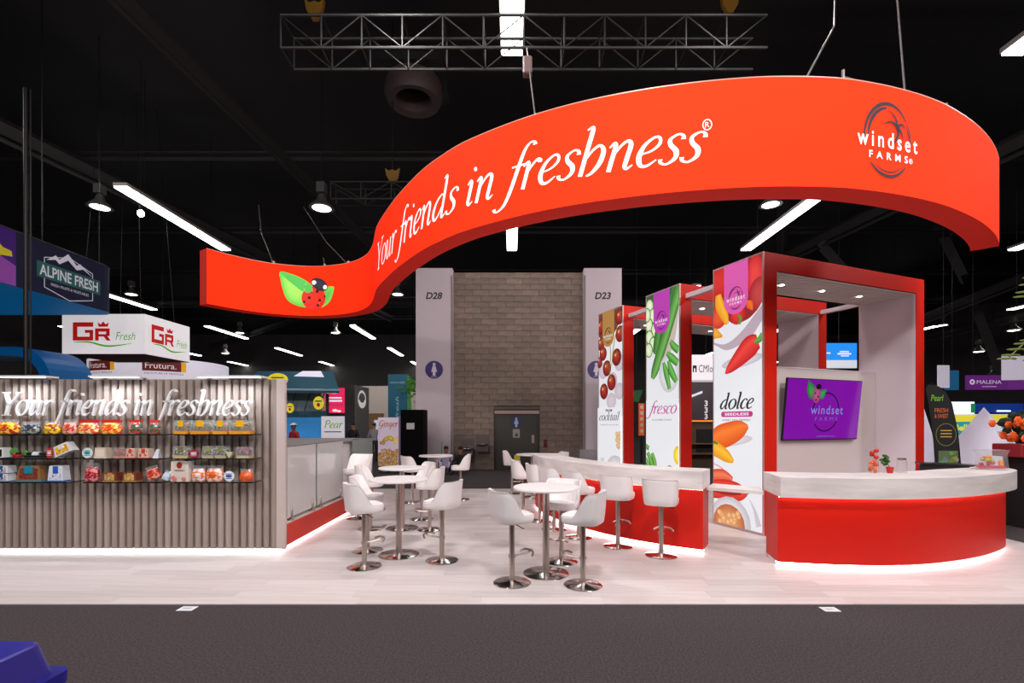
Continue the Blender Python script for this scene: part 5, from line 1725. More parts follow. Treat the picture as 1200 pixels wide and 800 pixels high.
# ================================================================== people
def person(label, loc, rz, shirt, legs, skin, hair, pose='stand', cap=None, zs=(.97, 1.46)):
    t = thing('person', label, 'person', loc, rz)
    if pose == 'stand':
        V = {'pel': (0, 0, .95, .15), 'wst': (0, 0, 1.08, .14), 'chs': (0, 0, 1.3, .155), 'nkb': (0, 0, 1.44, .085), 'nk': (0, .01, 1.5, .055), 'hd': (0, .02, 1.6, .085), 'top': (0, .015, 1.69, .075),
             'shl': (-.17, 0, 1.4, .07), 'ell': (-.25, -.02, 1.13, .047), 'wrl': (-.22, .14, .95, .034), 'hal': (-.2, .2, .9, .03),
             'shr': (.17, 0, 1.4, .07), 'elr': (.25, -.02, 1.13, .047), 'wrr': (.22, .14, .95, .034), 'har': (.2, .2, .9, .03),
             'hpl': (-.09, 0, .86, .1), 'knl': (-.1, .02, .5, .065), 'anl': (-.1, -.02, .09, .045), 'tol': (-.11, .14, .04, .04),
             'hpr': (.09, 0, .86, .1), 'knr': (.1, .02, .5, .065), 'anr': (.1, -.02, .09, .045), 'tor': (.11, .14, .04, .04)}
    else:   # sitting on the floor, knees drawn up
        V = {'pel': (0, 0, .15, .15), 'wst': (0, -.02, .3, .14), 'chs': (0, .0, .5, .155), 'nkb': (0, .03, .63, .085), 'nk': (0, .05, .69, .055), 'hd': (0, .08, .79, .085), 'top': (0, .08, .88, .075),
             'shl': (-.17, .02, .59, .07), 'ell': (-.27, .12, .36, .047), 'wrl': (-.16, .32, .36, .034), 'hal': (-.1, .38, .38, .03),
             'shr': (.17, .02, .59, .07), 'elr': (.27, .12, .36, .047), 'wrr': (.16, .32, .36, .034), 'har': (.1, .38, .38, .03),
             'hpl': (-.1, .06, .14, .1), 'knl': (-.14, .42, .36, .065), 'anl': (-.12, .62, .08, .045), 'tol': (-.13, .76, .04, .04),
             'hpr': (.1, .06, .14, .1), 'knr': (.14, .42, .36, .065), 'anr': (.12, .62, .08, .045), 'tor': (.13, .76, .04, .04)}
    E = [('pel', 'wst'), ('wst', 'chs'), ('chs', 'nkb'), ('nkb', 'nk'), ('nk', 'hd'), ('hd', 'top')] + [e for s_ in 'lr' for e in
         (('chs', 'sh' + s_), ('sh' + s_, 'el' + s_), ('el' + s_, 'wr' + s_), ('wr' + s_, 'ha' + s_), ('pel', 'hp' + s_), ('hp' + s_, 'kn' + s_), ('kn' + s_, 'an' + s_), ('an' + s_, 'to' + s_))]
    K = list(V)
    me = bpy.data.meshes.new('body')
    me.from_pydata([V[k][:3] for k in K], [(K.index(a), K.index(b)) for a, b in E], [])
    o = link('body', me, t)
    sk = o.modifiers.new('skin', 'SKIN')
    for k, d in zip(K, me.skin_vertices[0].data):
        d.radius = (V[k][3], V[k][3] * (.72 if k in ('chs', 'wst', 'pel') else 1))
        d.use_root = k == 'pel'
    sk.use_smooth_shade = True
    ss = o.modifiers.new('sub', 'SUBSURF')
    ss.levels = ss.render_levels = 2
    m = bpy.data.materials.new('clothes')
    m.use_nodes = True
    N, L = m.node_tree.nodes, m.node_tree.links
    tc, sp_, cr = N.new('ShaderNodeTexCoord'), N.new('ShaderNodeSeparateXYZ'), N.new('ShaderNodeValToRGB')
    mr = N.new('ShaderNodeMapRange')
    mr.inputs['From Max'].default_value = 2.0
    L.new(tc.outputs['Object'], sp_.inputs[0])
    L.new(sp_.outputs['Z'], mr.inputs['Value'])
    L.new(mr.outputs[0], cr.inputs[0])
    cr.color_ramp.interpolation = 'CONSTANT'
    cr.color_ramp.elements[0].color = (*S(*legs), 1)
    cr.color_ramp.elements[1].position = zs[0] / 2
    cr.color_ramp.elements[1].color = (*S(*shirt), 1)
    e = cr.color_ramp.elements.new(zs[1] / 2)
    e.color = (*S(*skin), 1)
    L.new(cr.outputs[0], N['Principled BSDF'].inputs['Base Color'])
    N['Principled BSDF'].inputs['Roughness'].default_value = .7
    me.materials.append(m)
    hx, hy, hz = V['hd'][:3]
    hm = M('hair_%d%d%d' % hair, S(*hair), .8)
    MB().ell((hx, hy - .02, hz + .085), (.088, .1, .075), 14, 10).build('hair', hm, t)
    for s_ in (-1, 1):
        MB().ell((hx + s_ * .032, hy + .084, hz + .035), (.014, .008, .01), 8, 6).build('eye', BLACK, t)
        MB().ell((hx + s_ * .088, hy, hz + .02), (.012, .02, .03), 8, 6).build('ear', M('skin_%d%d%d' % skin, S(*skin), .6), t)
    MB().ell((hx, hy + .096, hz + .01), (.012, .018, .02), 8, 6).build('nose', MC['skin_%d%d%d' % skin], t)
    MB().ell((hx, hy + .08, hz - .03), (.026, .008, .007), 8, 6).build('mouth', M('lips', S(150, 80, 76), .6), t)
    if cap:
        cm = M('cap_%d%d%d' % cap, S(*cap), .7)
        MB().lathe([(0, .08), (.06, .075), (.1, .04), (.106, 0)], 16, (hx, hy - .01, hz + .085)).build('cap', cm, t)
        MB().lathe([(0, .01), (.09, .006), (.1, 0)], 14, (hx, hy + .06, hz + .085)).build('cap_brim', cm, t)
    return t


SKN = (176, 126, 100)
person('person in a red shirt and white cap behind the service counter', (at(344.5, 0, 17.0)[0], 17.0, 0), R(150), (170, 30, 36), (40, 40, 46), (120, 84, 66), (30, 26, 24), cap=(226, 222, 222))
person('person in dark clothes with a yellow badge in the aisle beyond the counter', (at(414, 0, 21.0)[0], 21.0, 0), R(165), (30, 28, 32), (30, 28, 30), SKN, (30, 24, 22))
person('person in a dark blue jacket bending toward the brown stand', (at(427, 0, 25.0)[0], 25.0, 0), R(60), (34, 44, 96), (30, 30, 36), SKN, (40, 30, 24))
person('person in a grey shirt seen from behind in the far aisle', (at(438.5, 0, 21.5)[0], 21.5, 0), R(10), (140, 138, 146), (36, 36, 44), SKN, (60, 48, 40))
person('person in a lilac shirt sitting on the floor against the left pillar', (at(523, 0, 17.2)[0], 17.2, 0), R(180), (190, 176, 206), (60, 60, 76), SKN, (46, 34, 28), 'sit', zs=(.22, .66))
person('person in black with long dark hair sitting on the floor by the fountains', (at(540, 0, 16.9)[0], 16.9, 0), R(170), (24, 22, 26), (22, 20, 24), SKN, (24, 18, 18), 'sit', zs=(.22, .66))

# ================================================================== neighbouring stands, right
bkc = thing('back_counter', 'low black curved counter wall behind the rounded bar end', 'counter', (7.5, 8.2, 0))
Cb = catmull([(-.28, .36), (-.02, .22), (.16, -.05), (.22, -.4)], 8)
band(Cb, 0, .06, FZ, 1.04).build('body', M('counter_black', S(22, 20, 22), .5), bkc)
band(Cb, -.02, .3, 1.04, 1.07).build('top', M('counter_black_top', S(34, 32, 34), .35), bkc)
tr_ = thing('wooden_tray', 'shallow wooden tray on the black back counter', 'tray', (8.35, 8.85, .9205))
WOOD = MN('tray_wood', S(140, 90, 50), S(176, 120, 70), (3, 20, 20), 3, .6)
tk = thing('side_table', 'small black table holding the wooden tray behind the bar', 'table', (8.35, 8.85, 0))
bx('top', BLACK, tk, -.35, .35, -.2, .2, .88, .92)
for q_ in ((-.33, -.18), (.29, -.18), (-.33, .14), (.29, .14)):
    bx('leg', BLACK, tk, q_[0], q_[0] + .04, q_[1], q_[1] + .04, FZ, .88)
bx('bottom', WOOD, tr_, -.3, .3, -.15, .15, 0, .015)
for a in ((-.3, .3, -.15, -.135), (-.3, .3, .135, .15), (-.3, -.285, -.135, .135), (.285, .3, -.135, .135)):
    bx('rim', WOOD, tr_, *a, .015, .07)

PYW = M('pyramid_white', S(226, 222, 240), .6)
def pyramid(label, x, y, zbase, hw, h, rz):
    t = thing('pyramid_display', label, 'pyramid', (x, y, zbase), rz, 'white pyramids')
    MB().add([(-hw, -hw, 0), (hw, -hw, 0), (hw, hw, 0), (-hw, hw, 0), (0, 0, h)], [(3, 2, 1, 0), (0, 1, 4), (1, 2, 4), (2, 3, 4), (3, 0, 4)]).build('shell', PYW, t)
    bx('base', BLACK, t, -hw * 1.02, hw * 1.02, -hw * 1.02, hw * 1.02, -.03, 0)
    return t
pt_ = thing('draped_table', 'black draped table under the tall white pyramid', 'table', (9.75, 10.3, 0))
bx('drape', M('drape_black', S(18, 16, 20), .9), pt_, -1.25, 1.0, -.5, .5, 0, .83)
bx('top', M('drape_black', S(18, 16, 20), .9), pt_, -1.27, 1.02, -.52, .52, .83, .85)
q = pyramid('tall white pyramid with small dark lettering on the draped table', at(1153, 0, 10.3)[0], 10.3, .881, .62, 1.23, R(28))
p = Print(plane_map((0, 0, 0), (1, 0, 0), (0, .42, .9), (0, -.9, .42)))
p.map = lambda u, v, l: (u, -.62 * (1 - v / 1.23) - .004 - l, v)
p.sans('sweet', .0, .66, .07, S(50, 46, 80), width=.3, center=True)
p.sans('FRESH', .0, .56, .07, S(30, 28, 60), width=.3, bold=.03, center=True)
p.build('lettering', PRINT, q)
pyramid('narrow lilac-white pyramid half hidden behind the tower column', at(1078, 0, 11.6)[0], 11.6, .03, .42, 2.4, R(12))
ff = thing('feather_flag', 'tall black feather flag with a green emblem and orange lettering', 'flag', (at(1110, 0, 9.35)[0], 9.35, 0))
out = [(-.22, .75), (-.26, 1.4), (-.36, 2.1), (-.42, 2.42), (-.38, 2.52), (-.2, 2.5), (-.02, 2.36), (.1, 2.1), (.2, 1.6), (.26, .75)]
MB().prism(out, -.006, .006, 'y').build('cloth', M('flag_black', S(26, 26, 26), .8), ff)
MB().tube([(.3, .02, 0), (.29, .02, .75), (.22, .02, 1.6), (.1, .02, 2.15), (-.05, .02, 2.42), (-.3, .02, 2.55)], .012, 6).build('pole', BLACKMETAL, ff)
MB().lathe([(0, 0), (.2, 0), (.2, .02), (.03, .04)], 16, (.3, .02, 0)).build('base', BLACKMETAL, ff)
p = Print(plane_map((0, -.007, 0), (1, 0, 0), (0, 0, 1), (0, -1, 0)))
p.sans('Pearl', -.2, 2.2, .12, S(110, 170, 40), width=.24, center=True, shear=.2)
p.sans('FRESH', -.12, 1.98, .08, S(190, 90, 50), width=.26, center=True)
p.sans('& SWEET', -.12, 1.87, .08, S(190, 90, 50), width=.26, center=True)
for i in range(20):
    a0, a1 = 2 * math.pi * i / 20, 2 * math.pi * (i + 1) / 20
    p.poly([(-.03 + .2 * math.cos(a0), 1.55 + .22 * math.sin(a0)), (-.03 + .2 * math.cos(a1), 1.55 + .22 * math.sin(a1)), (-.03 + .19 * math.cos(a1), 1.55 + .21 * math.sin(a1)), (-.03 + .19 * math.cos(a0), 1.55 + .21 * math.sin(a0))], [S(120, 110, 60)] * 4)
for i in range(3):
    p.rect(-.14, .08, 1.5 + i * .06, 1.52 + i * .06, S(170, 130, 60))
p.rect(-.18, .2, .9, 1.24, S(80, 90, 60))
for i in range(16):
    p.ell(-.16 + rnd.random() * .34, .93 + rnd.random() * .28, .04, .04, S(rnd.randrange(60, 140), rnd.randrange(80, 140), rnd.randrange(40, 120)))
p.build('print', MC['sign_print'], ff)

bl = thing('curved_backdrop', 'teal, white and yellow curved backdrop behind the white pyramid', 'exhibition stand', (at(1146, 0, 16)[0], 16.0, 0))
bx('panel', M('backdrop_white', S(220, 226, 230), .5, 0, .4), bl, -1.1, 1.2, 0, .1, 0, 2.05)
p = Print(plane_map((0, -.002, 0), (1, 0, 0), (0, 0, 1), (0, -1, 0)), (-1.09, 1.19, 0, 2.03))
p.rect(-1.1, 1.2, 1.82, 2.03, S(236, 222, 60))
p.ell(-.2, 1.75, 1.3, .62, S(30, 160, 170))
p.rect(-1.1, 1.2, 1.8, 2.03, S(240, 226, 70))
p.sans('Bellflow', -.3, 1.5, .22, S(226, 226, 110), width=.95, bold=.03, center=True)
p.build('print', MC['sign_print'], bl)
bs = thing('bright_screen', 'bright white-blue video screen above the teal backdrop', 'screen', at(1127, 479, 19))
bx('panel', M('screen_cold', (.9, .95, 1), .4, 0, 1.1, (.85, .93, 1)), bs, -.5, .5, 0, .06, -.28, .28)
bx('frame', BLACK, bs, -.53, .53, .02, .09, -.31, .31)
bx('post', BLACKMETAL, bs, -.05, .05, .09, .15, -2.29, .2)
bn = thing('fascia_banner', 'blue and green fascia banner over the stand on the right', 'banner', at(1168, 478, 18))
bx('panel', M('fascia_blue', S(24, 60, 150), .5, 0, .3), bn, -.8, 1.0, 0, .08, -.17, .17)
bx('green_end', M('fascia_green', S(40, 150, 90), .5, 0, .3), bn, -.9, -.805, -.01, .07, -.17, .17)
for x in (-.7, .9):
    bx('post', BLACKMETAL, bn, x, x + .06, .02, .07, -2.3, -.17)
bx('light_strip', LAMPWHITE, bn, .0, .5, -.02, -.005, -.12, -.1)
mal = thing('hanging_sign', 'long purple hanging sign with white lettering and round emblems', 'hanging sign', at(1160, 449, 22))
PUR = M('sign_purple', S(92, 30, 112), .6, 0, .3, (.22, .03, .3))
bx('front', PUR, mal, -1.5, .3, -.5, -.4, -.32, .32)
o = MB().add([(.3, -.5, -.32), (2.6, -1.4, -.34), (2.6, -1.4, .40), (.3, -.5, .32), (.3, -.4, -.32), (2.6, -1.3, -.34), (2.6, -1.3, .4), (.3, -.4, .32)],
             [(0, 1, 2, 3), (5, 4, 7, 6), (1, 5, 6, 2), (4, 0, 3, 7), (3, 2, 6, 7), (4, 5, 1, 0)]).build('return_face', PUR, mal)
for mp_, u in ((plane_map((-1.5, -.502, 0), (1, 0, 0), (0, 0, 1), (0, -1, 0)), .1), (plane_map((.3, -.502, 0), (.93, -.364, 0), (0, 0, 1), (-.364, -.93, 0)), .55)):
    p = Print(mp_)
    p.ell(u + .12, .02, .12, .12, S(214, 200, 220))
    p.ell(u + .12, .02, .05, .05, S(120, 60, 140))
    p.sans('MALENA', u + .32, -.06, .16, S(214, 200, 220), width=1.1)
    p.rect(u + .55, u + 1.2, -.2, -.17, S(190, 170, 200))
    p.build('lettering', MC['sign_print'], mal)
for x in (-1.2, 2.0):
    MB().tube([(x, -.45 if x < 0 else -1.1, .3), (x, -.45 if x < 0 else -1.1, 13 - mal.location.z)], .012, 6).build('cable', BLACKMETAL, mal)
bq = thing('hanging_board', 'plain blue hanging panel left of the purple sign', 'hanging sign', at(1117, 446, 21), 0, 'small hanging panels')
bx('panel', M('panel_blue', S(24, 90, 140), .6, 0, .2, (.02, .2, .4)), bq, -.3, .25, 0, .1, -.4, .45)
MB().tube([(0, .05, .45), (0, .05, 13 - bq.location.z)], .01, 6).build('cable', BLACKMETAL, bq)
wq = thing('hanging_board', 'blank white hanging panel in front of the blue one', 'hanging sign', at(1106, 441, 18), R(8), 'small hanging panels')
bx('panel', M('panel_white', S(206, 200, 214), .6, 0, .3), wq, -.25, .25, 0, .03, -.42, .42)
MB().tube([(0, .015, .42), (0, .015, 13 - wq.location.z)], .008, 6).build('cable', BLACKMETAL, wq)
wq2 = thing('hanging_board', 'blank white hanging panel at the right edge over the purple sign', 'hanging sign', at(1192, 431, 17), R(-12), 'small hanging panels')
bx('panel', MC['panel_white'], wq2, -.45, .5, 0, .03, -.42, .42)
MB().tube([(0, .015, .42), (0, .015, 13 - wq2.location.z)], .008, 6).build('cable', BLACKMETAL, wq2)
# planter with orange flowers and tall arching stems at the right edge
fp = thing('flower_planter', 'red planter of orange flowers with tall arching green stems at the right edge', 'planter', (8.93, 8.3, 0))
bx('stand', M('planter_stand', S(30, 26, 28), .6), fp, -.3, .4, -.2, .2, 0, 1.2)
bx('box', M('planter_red', S(150, 36, 44), .5), fp, -.45, .5, -.25, .25, 1.2, 1.42, bev=.01)
LFD, ORG = M('leaf_dark', S(40, 54, 36), .6), M('flower_orange', S(240, 96, 24), .6)
for i in range(44):
    MB().ell((0, 0, 0), (.1, .016, .06), 8, 4).build('leaf', LFD, fp, (rnd.uniform(-.4, .4), rnd.uniform(-.2, .2), 1.45 + rnd.random() * .55), rnd.random() * 6)
for i in range(13):
    c = (rnd.uniform(-.56, -.2), rnd.uniform(-.3, .25), 1.5 + rnd.random() * .36)
    f = MB()
    for k in range(6):
        a = k * 1.047
        f.ell((.035 * math.cos(a), 0, .035 * math.sin(a)), (.034, .02, .034), 8, 5)
    f.ell((0, -.015, 0), (.02, .015, .02), 8, 5)
    f.build('flower', ORG, fp, c)
STM = M('stem_green', S(96, 110, 40), .6)
for k in range(5):
    a0 = (-.1 + k * .12, 0, 1.4)
    ex, ez = -.5 + k * .28, 2.9 + (k * 7 % 4) * .35
    stem = catmull([a0, (a0[0] + .05, 0, 2.2), (.15 + ex * .3, -.05, ez + .3), (ex, -.1, ez)], 5)
    o = MB().tube(stem, .012, 6).build('stem', STM, fp)
    for i in range(8, len(stem)):
        for s_ in (-1, 1):
            MB().ell((0, 0, 0), (.11, .012, .02), 6, 4).build('leaflet', STM, o, (stem[i][0] + s_ * .08, stem[i][1], stem[i][2] - .03), s_ * .4)
# stands seen through the gaps between the towers
cm = thing('hanging_sign', 'white hanging sign with black lettering seen between the towers', 'hanging sign', at(828, 431, 22))
bx('box', SGW, cm, -.75, 1.2, 0, 1.2, -.55, .6)
p = Print(plane_map((-.75, -.002, 0), (1, 0, 0), (0, 0, 1), (0, -1, 0)))
p.flat([(.12, -.2), (.12, .12), (.3, .12), (.3, -.2), (.24, -.2), (.24, -.02), (.18, -.02), (.18, -.2)], S(20, 20, 22))
p.sans('CMIorchards', .4, -.2, .34, S(24, 22, 24), width=1.5)
p.build('lettering', MC['sign_print'], cm)
MB().tube([(.2, .6, .6), (.2, .6, 13 - cm.location.z)], .012, 6).build('cable', BLACKMETAL, cm)
kb = thing('kiosk_stand', 'brown kiosk with orange-edged shelves seen between the nearest and middle towers', 'exhibition stand', (at(826, 0, 19.5)[0], 19.5, 0))
bx('wall', M('kiosk_brown', S(92, 72, 56), .7), kb, -.75, .8, .1, .2, 0, 1.75)
bx('header', M('kiosk_header', S(70, 60, 66), .6), kb, -.75, .8, .0, .2, 1.85, 3.4)
bx('shelf_light', M('kiosk_orange', S(236, 130, 30), .5, 0, .8), kb, -.7, .7, -.02, .0, 1.8, 1.86)
bx('doorway', BLACK, kb, -.3, .35, .05, .1, .6, 1.5)
for z_ in (.5, .9):
    bx('shelf', M('kiosk_shelf', S(120, 92, 60), .6), kb, -.7, .75, -.25, .1, z_, z_ + .04)
p = Print(plane_map((0, -.002, 0), (1, 0, 0), (0, 0, 1), (0, -1, 0)))
p.sans('3', .05, 2.42, .24, S(226, 222, 222), bold=.03, center=True)
p.sans('3', .05, 2.15, .24, S(226, 222, 222), bold=.03, center=True)
p.sans('3', .05, 1.9, .22, S(226, 222, 222), bold=.03, center=True)
p.flat([(-.74, 2.7), (-.1, 2.95), (-.1, 3.05), (-.74, 2.8)], S(210, 214, 226))
p.build('print', MC['sign_print'], kb)
ob = thing('orange_post', 'thin orange sign post seen between the middle and farthest towers', 'sign', (at(752, 0, 21)[0], 21, 0))
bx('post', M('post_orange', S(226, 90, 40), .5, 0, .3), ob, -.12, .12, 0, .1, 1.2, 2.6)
bx('stand', BLACKMETAL, ob, -.05, .05, .02, .08, 0, 1.2)
p = Print(plane_map((0, -.002, 0), (1, 0, 0), (0, 0, 1), (0, -1, 0)))
for i in range(5):
    p.ell(0, 1.4 + i * .26, .07, .09, S(240, 220, 200))
p.build('print', PRINT, ob)
gp = thing('green_pennant', 'dark green pennant hanging in the gap between towers', 'pennant', at(746, 464, 23))
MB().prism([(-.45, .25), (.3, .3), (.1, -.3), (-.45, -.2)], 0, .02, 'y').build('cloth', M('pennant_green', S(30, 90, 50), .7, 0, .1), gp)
MB().tube([(0, .01, .28), (0, .01, 13 - gp.location.z)], .008, 6).build('cable', BLACKMETAL, gp)
bsn = thing('blue_screen', 'bright blue overhead screen seen through the nearest tower', 'screen', at(984, 417, 21))
bx('panel', M('screen_blue', S(20, 110, 210), .4, 0, .8, (.02, .28, .85)), bsn, -.7, .75, 0, .1, -.18, .56)
bx('white_edge', M('screen_white', S(220, 225, 235), .4, 0, .5), bsn, -.7, .75, -.002, .1, -.52, -.18)
p = Print(plane_map((0, -.003, 0), (1, 0, 0), (0, 0, 1), (0, -1, 0)))
for a in ((-.66, -.4, .1, .16), (.0, .4, .16, .22), (-.1, .5, .06, .13), (.05, .4, -.02, .03)):
    p.rect(*a, (.9, .93, 1))
p.build('print', MC['sign_print'], bsn)
MB().tube([(0, .05, .56), (0, .05, 13 - bsn.location.z)], .02, 6).build('mount', BLACKMETAL, bsn)

# ================================================================== front aisle
bn_ = thing('blue_bin', 'blue plastic bin lid at the lower left corner', 'bin', (-2.29, 1.75, 0))
BLU = M('bin_blue', S(28, 28, 130), .35)
def rsq(hx, hy, r, n=5):
    return [(sx_ * (hx - r) + r * math.cos(a), sy_ * (hy - r) + r * math.sin(a)) for sx_, sy_, q in ((1, 1, 0), (-1, 1, 1), (-1, -1, 2), (1, -1, 3)) for a in [math.pi / 2 * (q + i / n) for i in range(n + 1)]]
def loft(secs, m, name, parent):
    mb = MB()
    n = len(secs[0][0])
    for P, z_ in secs:
        mb.v += [(x, y, z_) for x, y in P]
    for k in range(len(secs) - 1):
        for i in range(n):
            j = (i + 1) % n
            mb.f.append((k * n + i, k * n + j, (k + 1) * n + j, (k + 1) * n + i))
            mb.sm.append(False)
    mb.f += [tuple(range(n - 1, -1, -1)), tuple((len(secs) - 1) * n + i for i in range(n))]
    mb.sm += [False, False]
    return mb.build(name, m, parent)
loft([(rsq(.27, .27, .05), 0), (rsq(.32, .32, .05), .68)], BLU, 'bin_body', bn_)
loft([(rsq(.37, .37, .05), .68), (rsq(.37, .37, .05), .73)], BLU, 'rim', bn_)
loft([(rsq(.335, .335, .05), .73), (rsq(.305, .305, .05), .865), (rsq(.295, .295, .05), .872)], BLU, 'lid', bn_)
for x, y, sk_, nm in ((at(222, 711.5, 1)[0] * 4.69, 4.66, 0, 'left'), (at(971, 713.5, 1)[0] * 4.66, 4.64, 0, 'right')):
    c = thing('floor_card', 'small white card lying on the carpet at the edge of the pale floor, %s' % nm, 'card', (x, y, 0.0005), 0, 'cards on the carpet edge')
    bx('card', M('paper_white', S(226, 228, 236), .5), c, -.075, .075, -.055, .055, 0, .002)
    p = Print(plane_map((0, 0, .002), (1, 0, 0), (0, 1, 0), (0, 0, 1)))
    p.sans('1840' if nm == 'left' else '1841', 0, -.012, .025, S(70, 66, 76), width=.08, center=True)
    tag(p.build('number', PRINT, c), kind='stuff')

# ================================================================== ceiling: strips, pendants, truss, cables
ZL = 9.0
hs = MB().box(-.22, .22, 0, 5.5, .02, .12).mesh('housing', M('strip_housing', S(150, 146, 140), .5))
ls = MB().box(-.2, .2, .02, 5.48, -.03, .019).mesh('diffuser', LAMPWHITE)
hg = MB().tube([(0, 1, .12), (0, 1, 3.99)], .012, 5).mesh('hanger', BLACKMETAL)
SPEC = {(-12, 1): 'long strip light ending just above the left end of the red banner', (0, 0): 'bright strip light at the top centre above the black truss',
        (0, 1): 'strip light seen just below the middle of the red banner', (9.8, 1): 'long strip light below the red banner on the right', (9.8, 0): 'strip light cut off by the upper right edge'}
for X in (-34, -23, -12, 0, 9.8, 21, 32):
    for k in range(0, 6):
        Y = 4.0 + 10.8 * k
        bx_ = abs(X) / (Y + 5.5)
        if bx_ > 1.1 or (Y < 5 and X not in (0, 9.8)):
            continue
        lb = SPEC.get((X, k), 'white strip light hanging from the black hall ceiling in the distance')
        t = thing('strip_light', lb, 'ceiling light', (X, Y, ZL), 0, 'hall strip lights')
        link('housing', hs, t)
        link('diffuser', ls, t)
        link('hanger', hg, t)
        link('hanger', hg, t, (0, 3.5, 0))


def pendant(px, py, Y, label, s=1.0):
    t = thing('pendant_lamp', label, 'ceiling light', at(px, py, Y), 0, 'hall pendant lamps')
    MB().lathe([(.03, .42), (.1, .4), (.14, .25), (.2, .18), (.36, .02), (.37, 0)], 22).build('shade', M('pendant_shade', S(120, 116, 112), .35, .7), t)
    MB().lathe([(0, -.03), (.2, -.02), (.34, .02), (0, .03)], 22).build('lens', M('pendant_lens', (1, 1, 1), .5, 0, 6.0, (1, .97, .94)), t)
    bx('ballast', M('ballast', S(70, 66, 64), .5), t, -.12, .12, -.12, .12, .45, .75)
    MB().tube([(0, 0, .75), (0, 0, 12.98 - t.location.z)], .012, 5).build('rod', BLACKMETAL, t)


for a in ((117, 243, 16, 'large pendant lamp beside the long strip light on the left'), (377, 244, 14.5, 'pendant lamp hanging above the red banner notch'),
          (154, 345, 27, 'pendant lamp above the white box sign'), (281, 390, 34, 'left one of two small pendant lamps under the red banner ladybug'), (393, 390, 34, 'right one of two small pendant lamps under the red banner ladybug'),
          (903, 240, 16.5, 'pendant lamp under the right half of the red banner'), (466, 345, 26, 'pendant lamp just left of the grey pillar'),
          (1147, 412, 30, 'pendant lamp left of the white panel on the right'), (1188, 387, 28, 'upper pendant lamp near the right edge'), (264, 414, 40, 'pendant lamp low over the round white sign'),
          (1163, 440, 36, 'distant pendant lamp just above the purple sign'), (1105, 381, 34, 'small pendant lamp right of the nearest tower')):
    pendant(*a)
bu = thing('bare_bulb', 'single bare bulb shining below the long strip light on the left', 'ceiling light', at(165, 250, 15.0))
MB().ell((0, 0, 0), (.09, .09, .11), 14, 10).build('bulb', M('bulb_glow', (1, 1, 1), .5, 0, 40, (1, .9, .8)), bu)
MB().lathe([(.04, .1), (.05, .2), (.03, .25)], 12).build('socket', BLACKMETAL, bu)
MB().tube([(0, 0, .25), (0, 0, 12.98 - bu.location.z)], .01, 5).build('cord', BLACKMETAL, bu)


def truss(label, x0, x1, y, z0, wd, ht, group=None):
    t = thing('ceiling_truss', label, 'truss', ((x0 + x1) / 2, y, z0), 0, group)
    TM = M('truss_black', S(12, 11, 11), .6, 0)
    hl = (x1 - x0) / 2
    for yy in (-wd / 2, wd / 2):
        for zz in (0, ht):
            MB().tube([(-hl, yy, zz), (hl, yy, zz)], .025, 8).build('chord', TM, t)
    nb = int((x1 - x0) / .65)
    vm = MB().tube([(0, 0, 0), (0, 0, ht)], .015, 6).mesh('upright', TM)
    dm = MB().tube([(0, 0, 0), (2 * hl / nb, 0, ht)], .012, 6).mesh('brace', TM)
    hm = MB().tube([(0, -wd / 2, 0), (0, wd / 2, 0)], .012, 6).mesh('cross_bar', TM)
    for i in range(nb):
        x = -hl + 2 * hl * i / nb
        for yy in (-wd / 2, wd / 2):
            link('upright', vm, t, (x, yy, 0))
            b = link('brace', dm, t, (x if i % 2 else x + 2 * hl / nb, yy, 0))
            if i % 2 == 0:
                b.scale.x = -1
        link('cross_bar', hm, t, (x, 0, 0))
        link('cross_bar', hm, t, (x, 0, ht))
    return t


truss('black box truss crossing in front of the top centre strip light', -3.9, 4.3, 8.4, 8.1, .5, .55, 'rigging trusses')
truss('black box truss above the notch of the red banner', -4.8, -1.6, 13.0, 7.7, .4, .45, 'rigging trusses')
BEAM = M('beam_dark', S(36, 33, 33), .7)
for i, (a, b, w_) in enumerate((((-17, 4, 10.5), (-10, 40, 10.5), .25), ((-9, 4, 11), (-6, 40, 11), .2), ((16, 8, 10.2), (11, 45, 10.2), .25), ((-30, 30, 9.2), (4, 34, 10.2), .18),
                                 ((6, 30, 9.2), (40, 34, 10.6), .2), ((8, 14, 11), (22, 40, 9.6), .25), ((-6, 28, 10.2), (-30, 48, 9.2), .2), ((14, 22, 10), (18, 23, 6.6), .22), (at(1050, 385, 30), at(1230, 312, 22), .22), (at(1098, 262, 26), at(1128, 322, 26), .3), (at(1140, 352, 28), at(1176, 445, 28), .3), (at(1000, 415, 40), at(1240, 360, 30), .2))):
    words = ('left of the long strip light', 'above the middle of the red banner', 'over the right tower side', 'low across the left background', 'low across the right background',
             'slanting over the nearest tower', 'slanting behind the red banner', 'steep and short at the right', 'long and rising past the right tower', 'steep one under the right end of the banner', 'steep one above the purple sign', 'low and faint behind the feather flag')[i]
    t = thing('roof_beam', 'dark steel roof beam in the hall ceiling, %s' % words, 'beam', a, 0, 'dark roof beams')
    d = Vector(b) - Vector(a)
    MB().tube([(0, 0, 0), d], w_, 4, False).build('beam', BEAM, t)
    MB().tube([(0, 0, -w_ * 1.6), d + Vector((0, 0, -w_ * 1.6))], w_ * .3, 4, False).build('lower_flange', BEAM, t)
for i in range(6):
    t = thing('roof_purlin', 'thin dark roof purlin running across the hall, %s from the front' % ('first', 'second', 'third', 'fourth', 'fifth', 'sixth')[i], 'beam', (0, 11 + i * 7, 11.6), 0, 'thin roof purlins')
    MB().tube([(-40, 0, 0), (40, 0, 0)], .09, 4, False).build('purlin', BEAM, t)
    MB().tube([(-40, 0, .25), (40, 0, .25)], .05, 4, False).build('top_flange', BEAM, t)
dk_ = thing('ceiling_fan_duct', 'large round dark duct opening in the ceiling above the banner', 'duct', at(485, 118, 13.5))
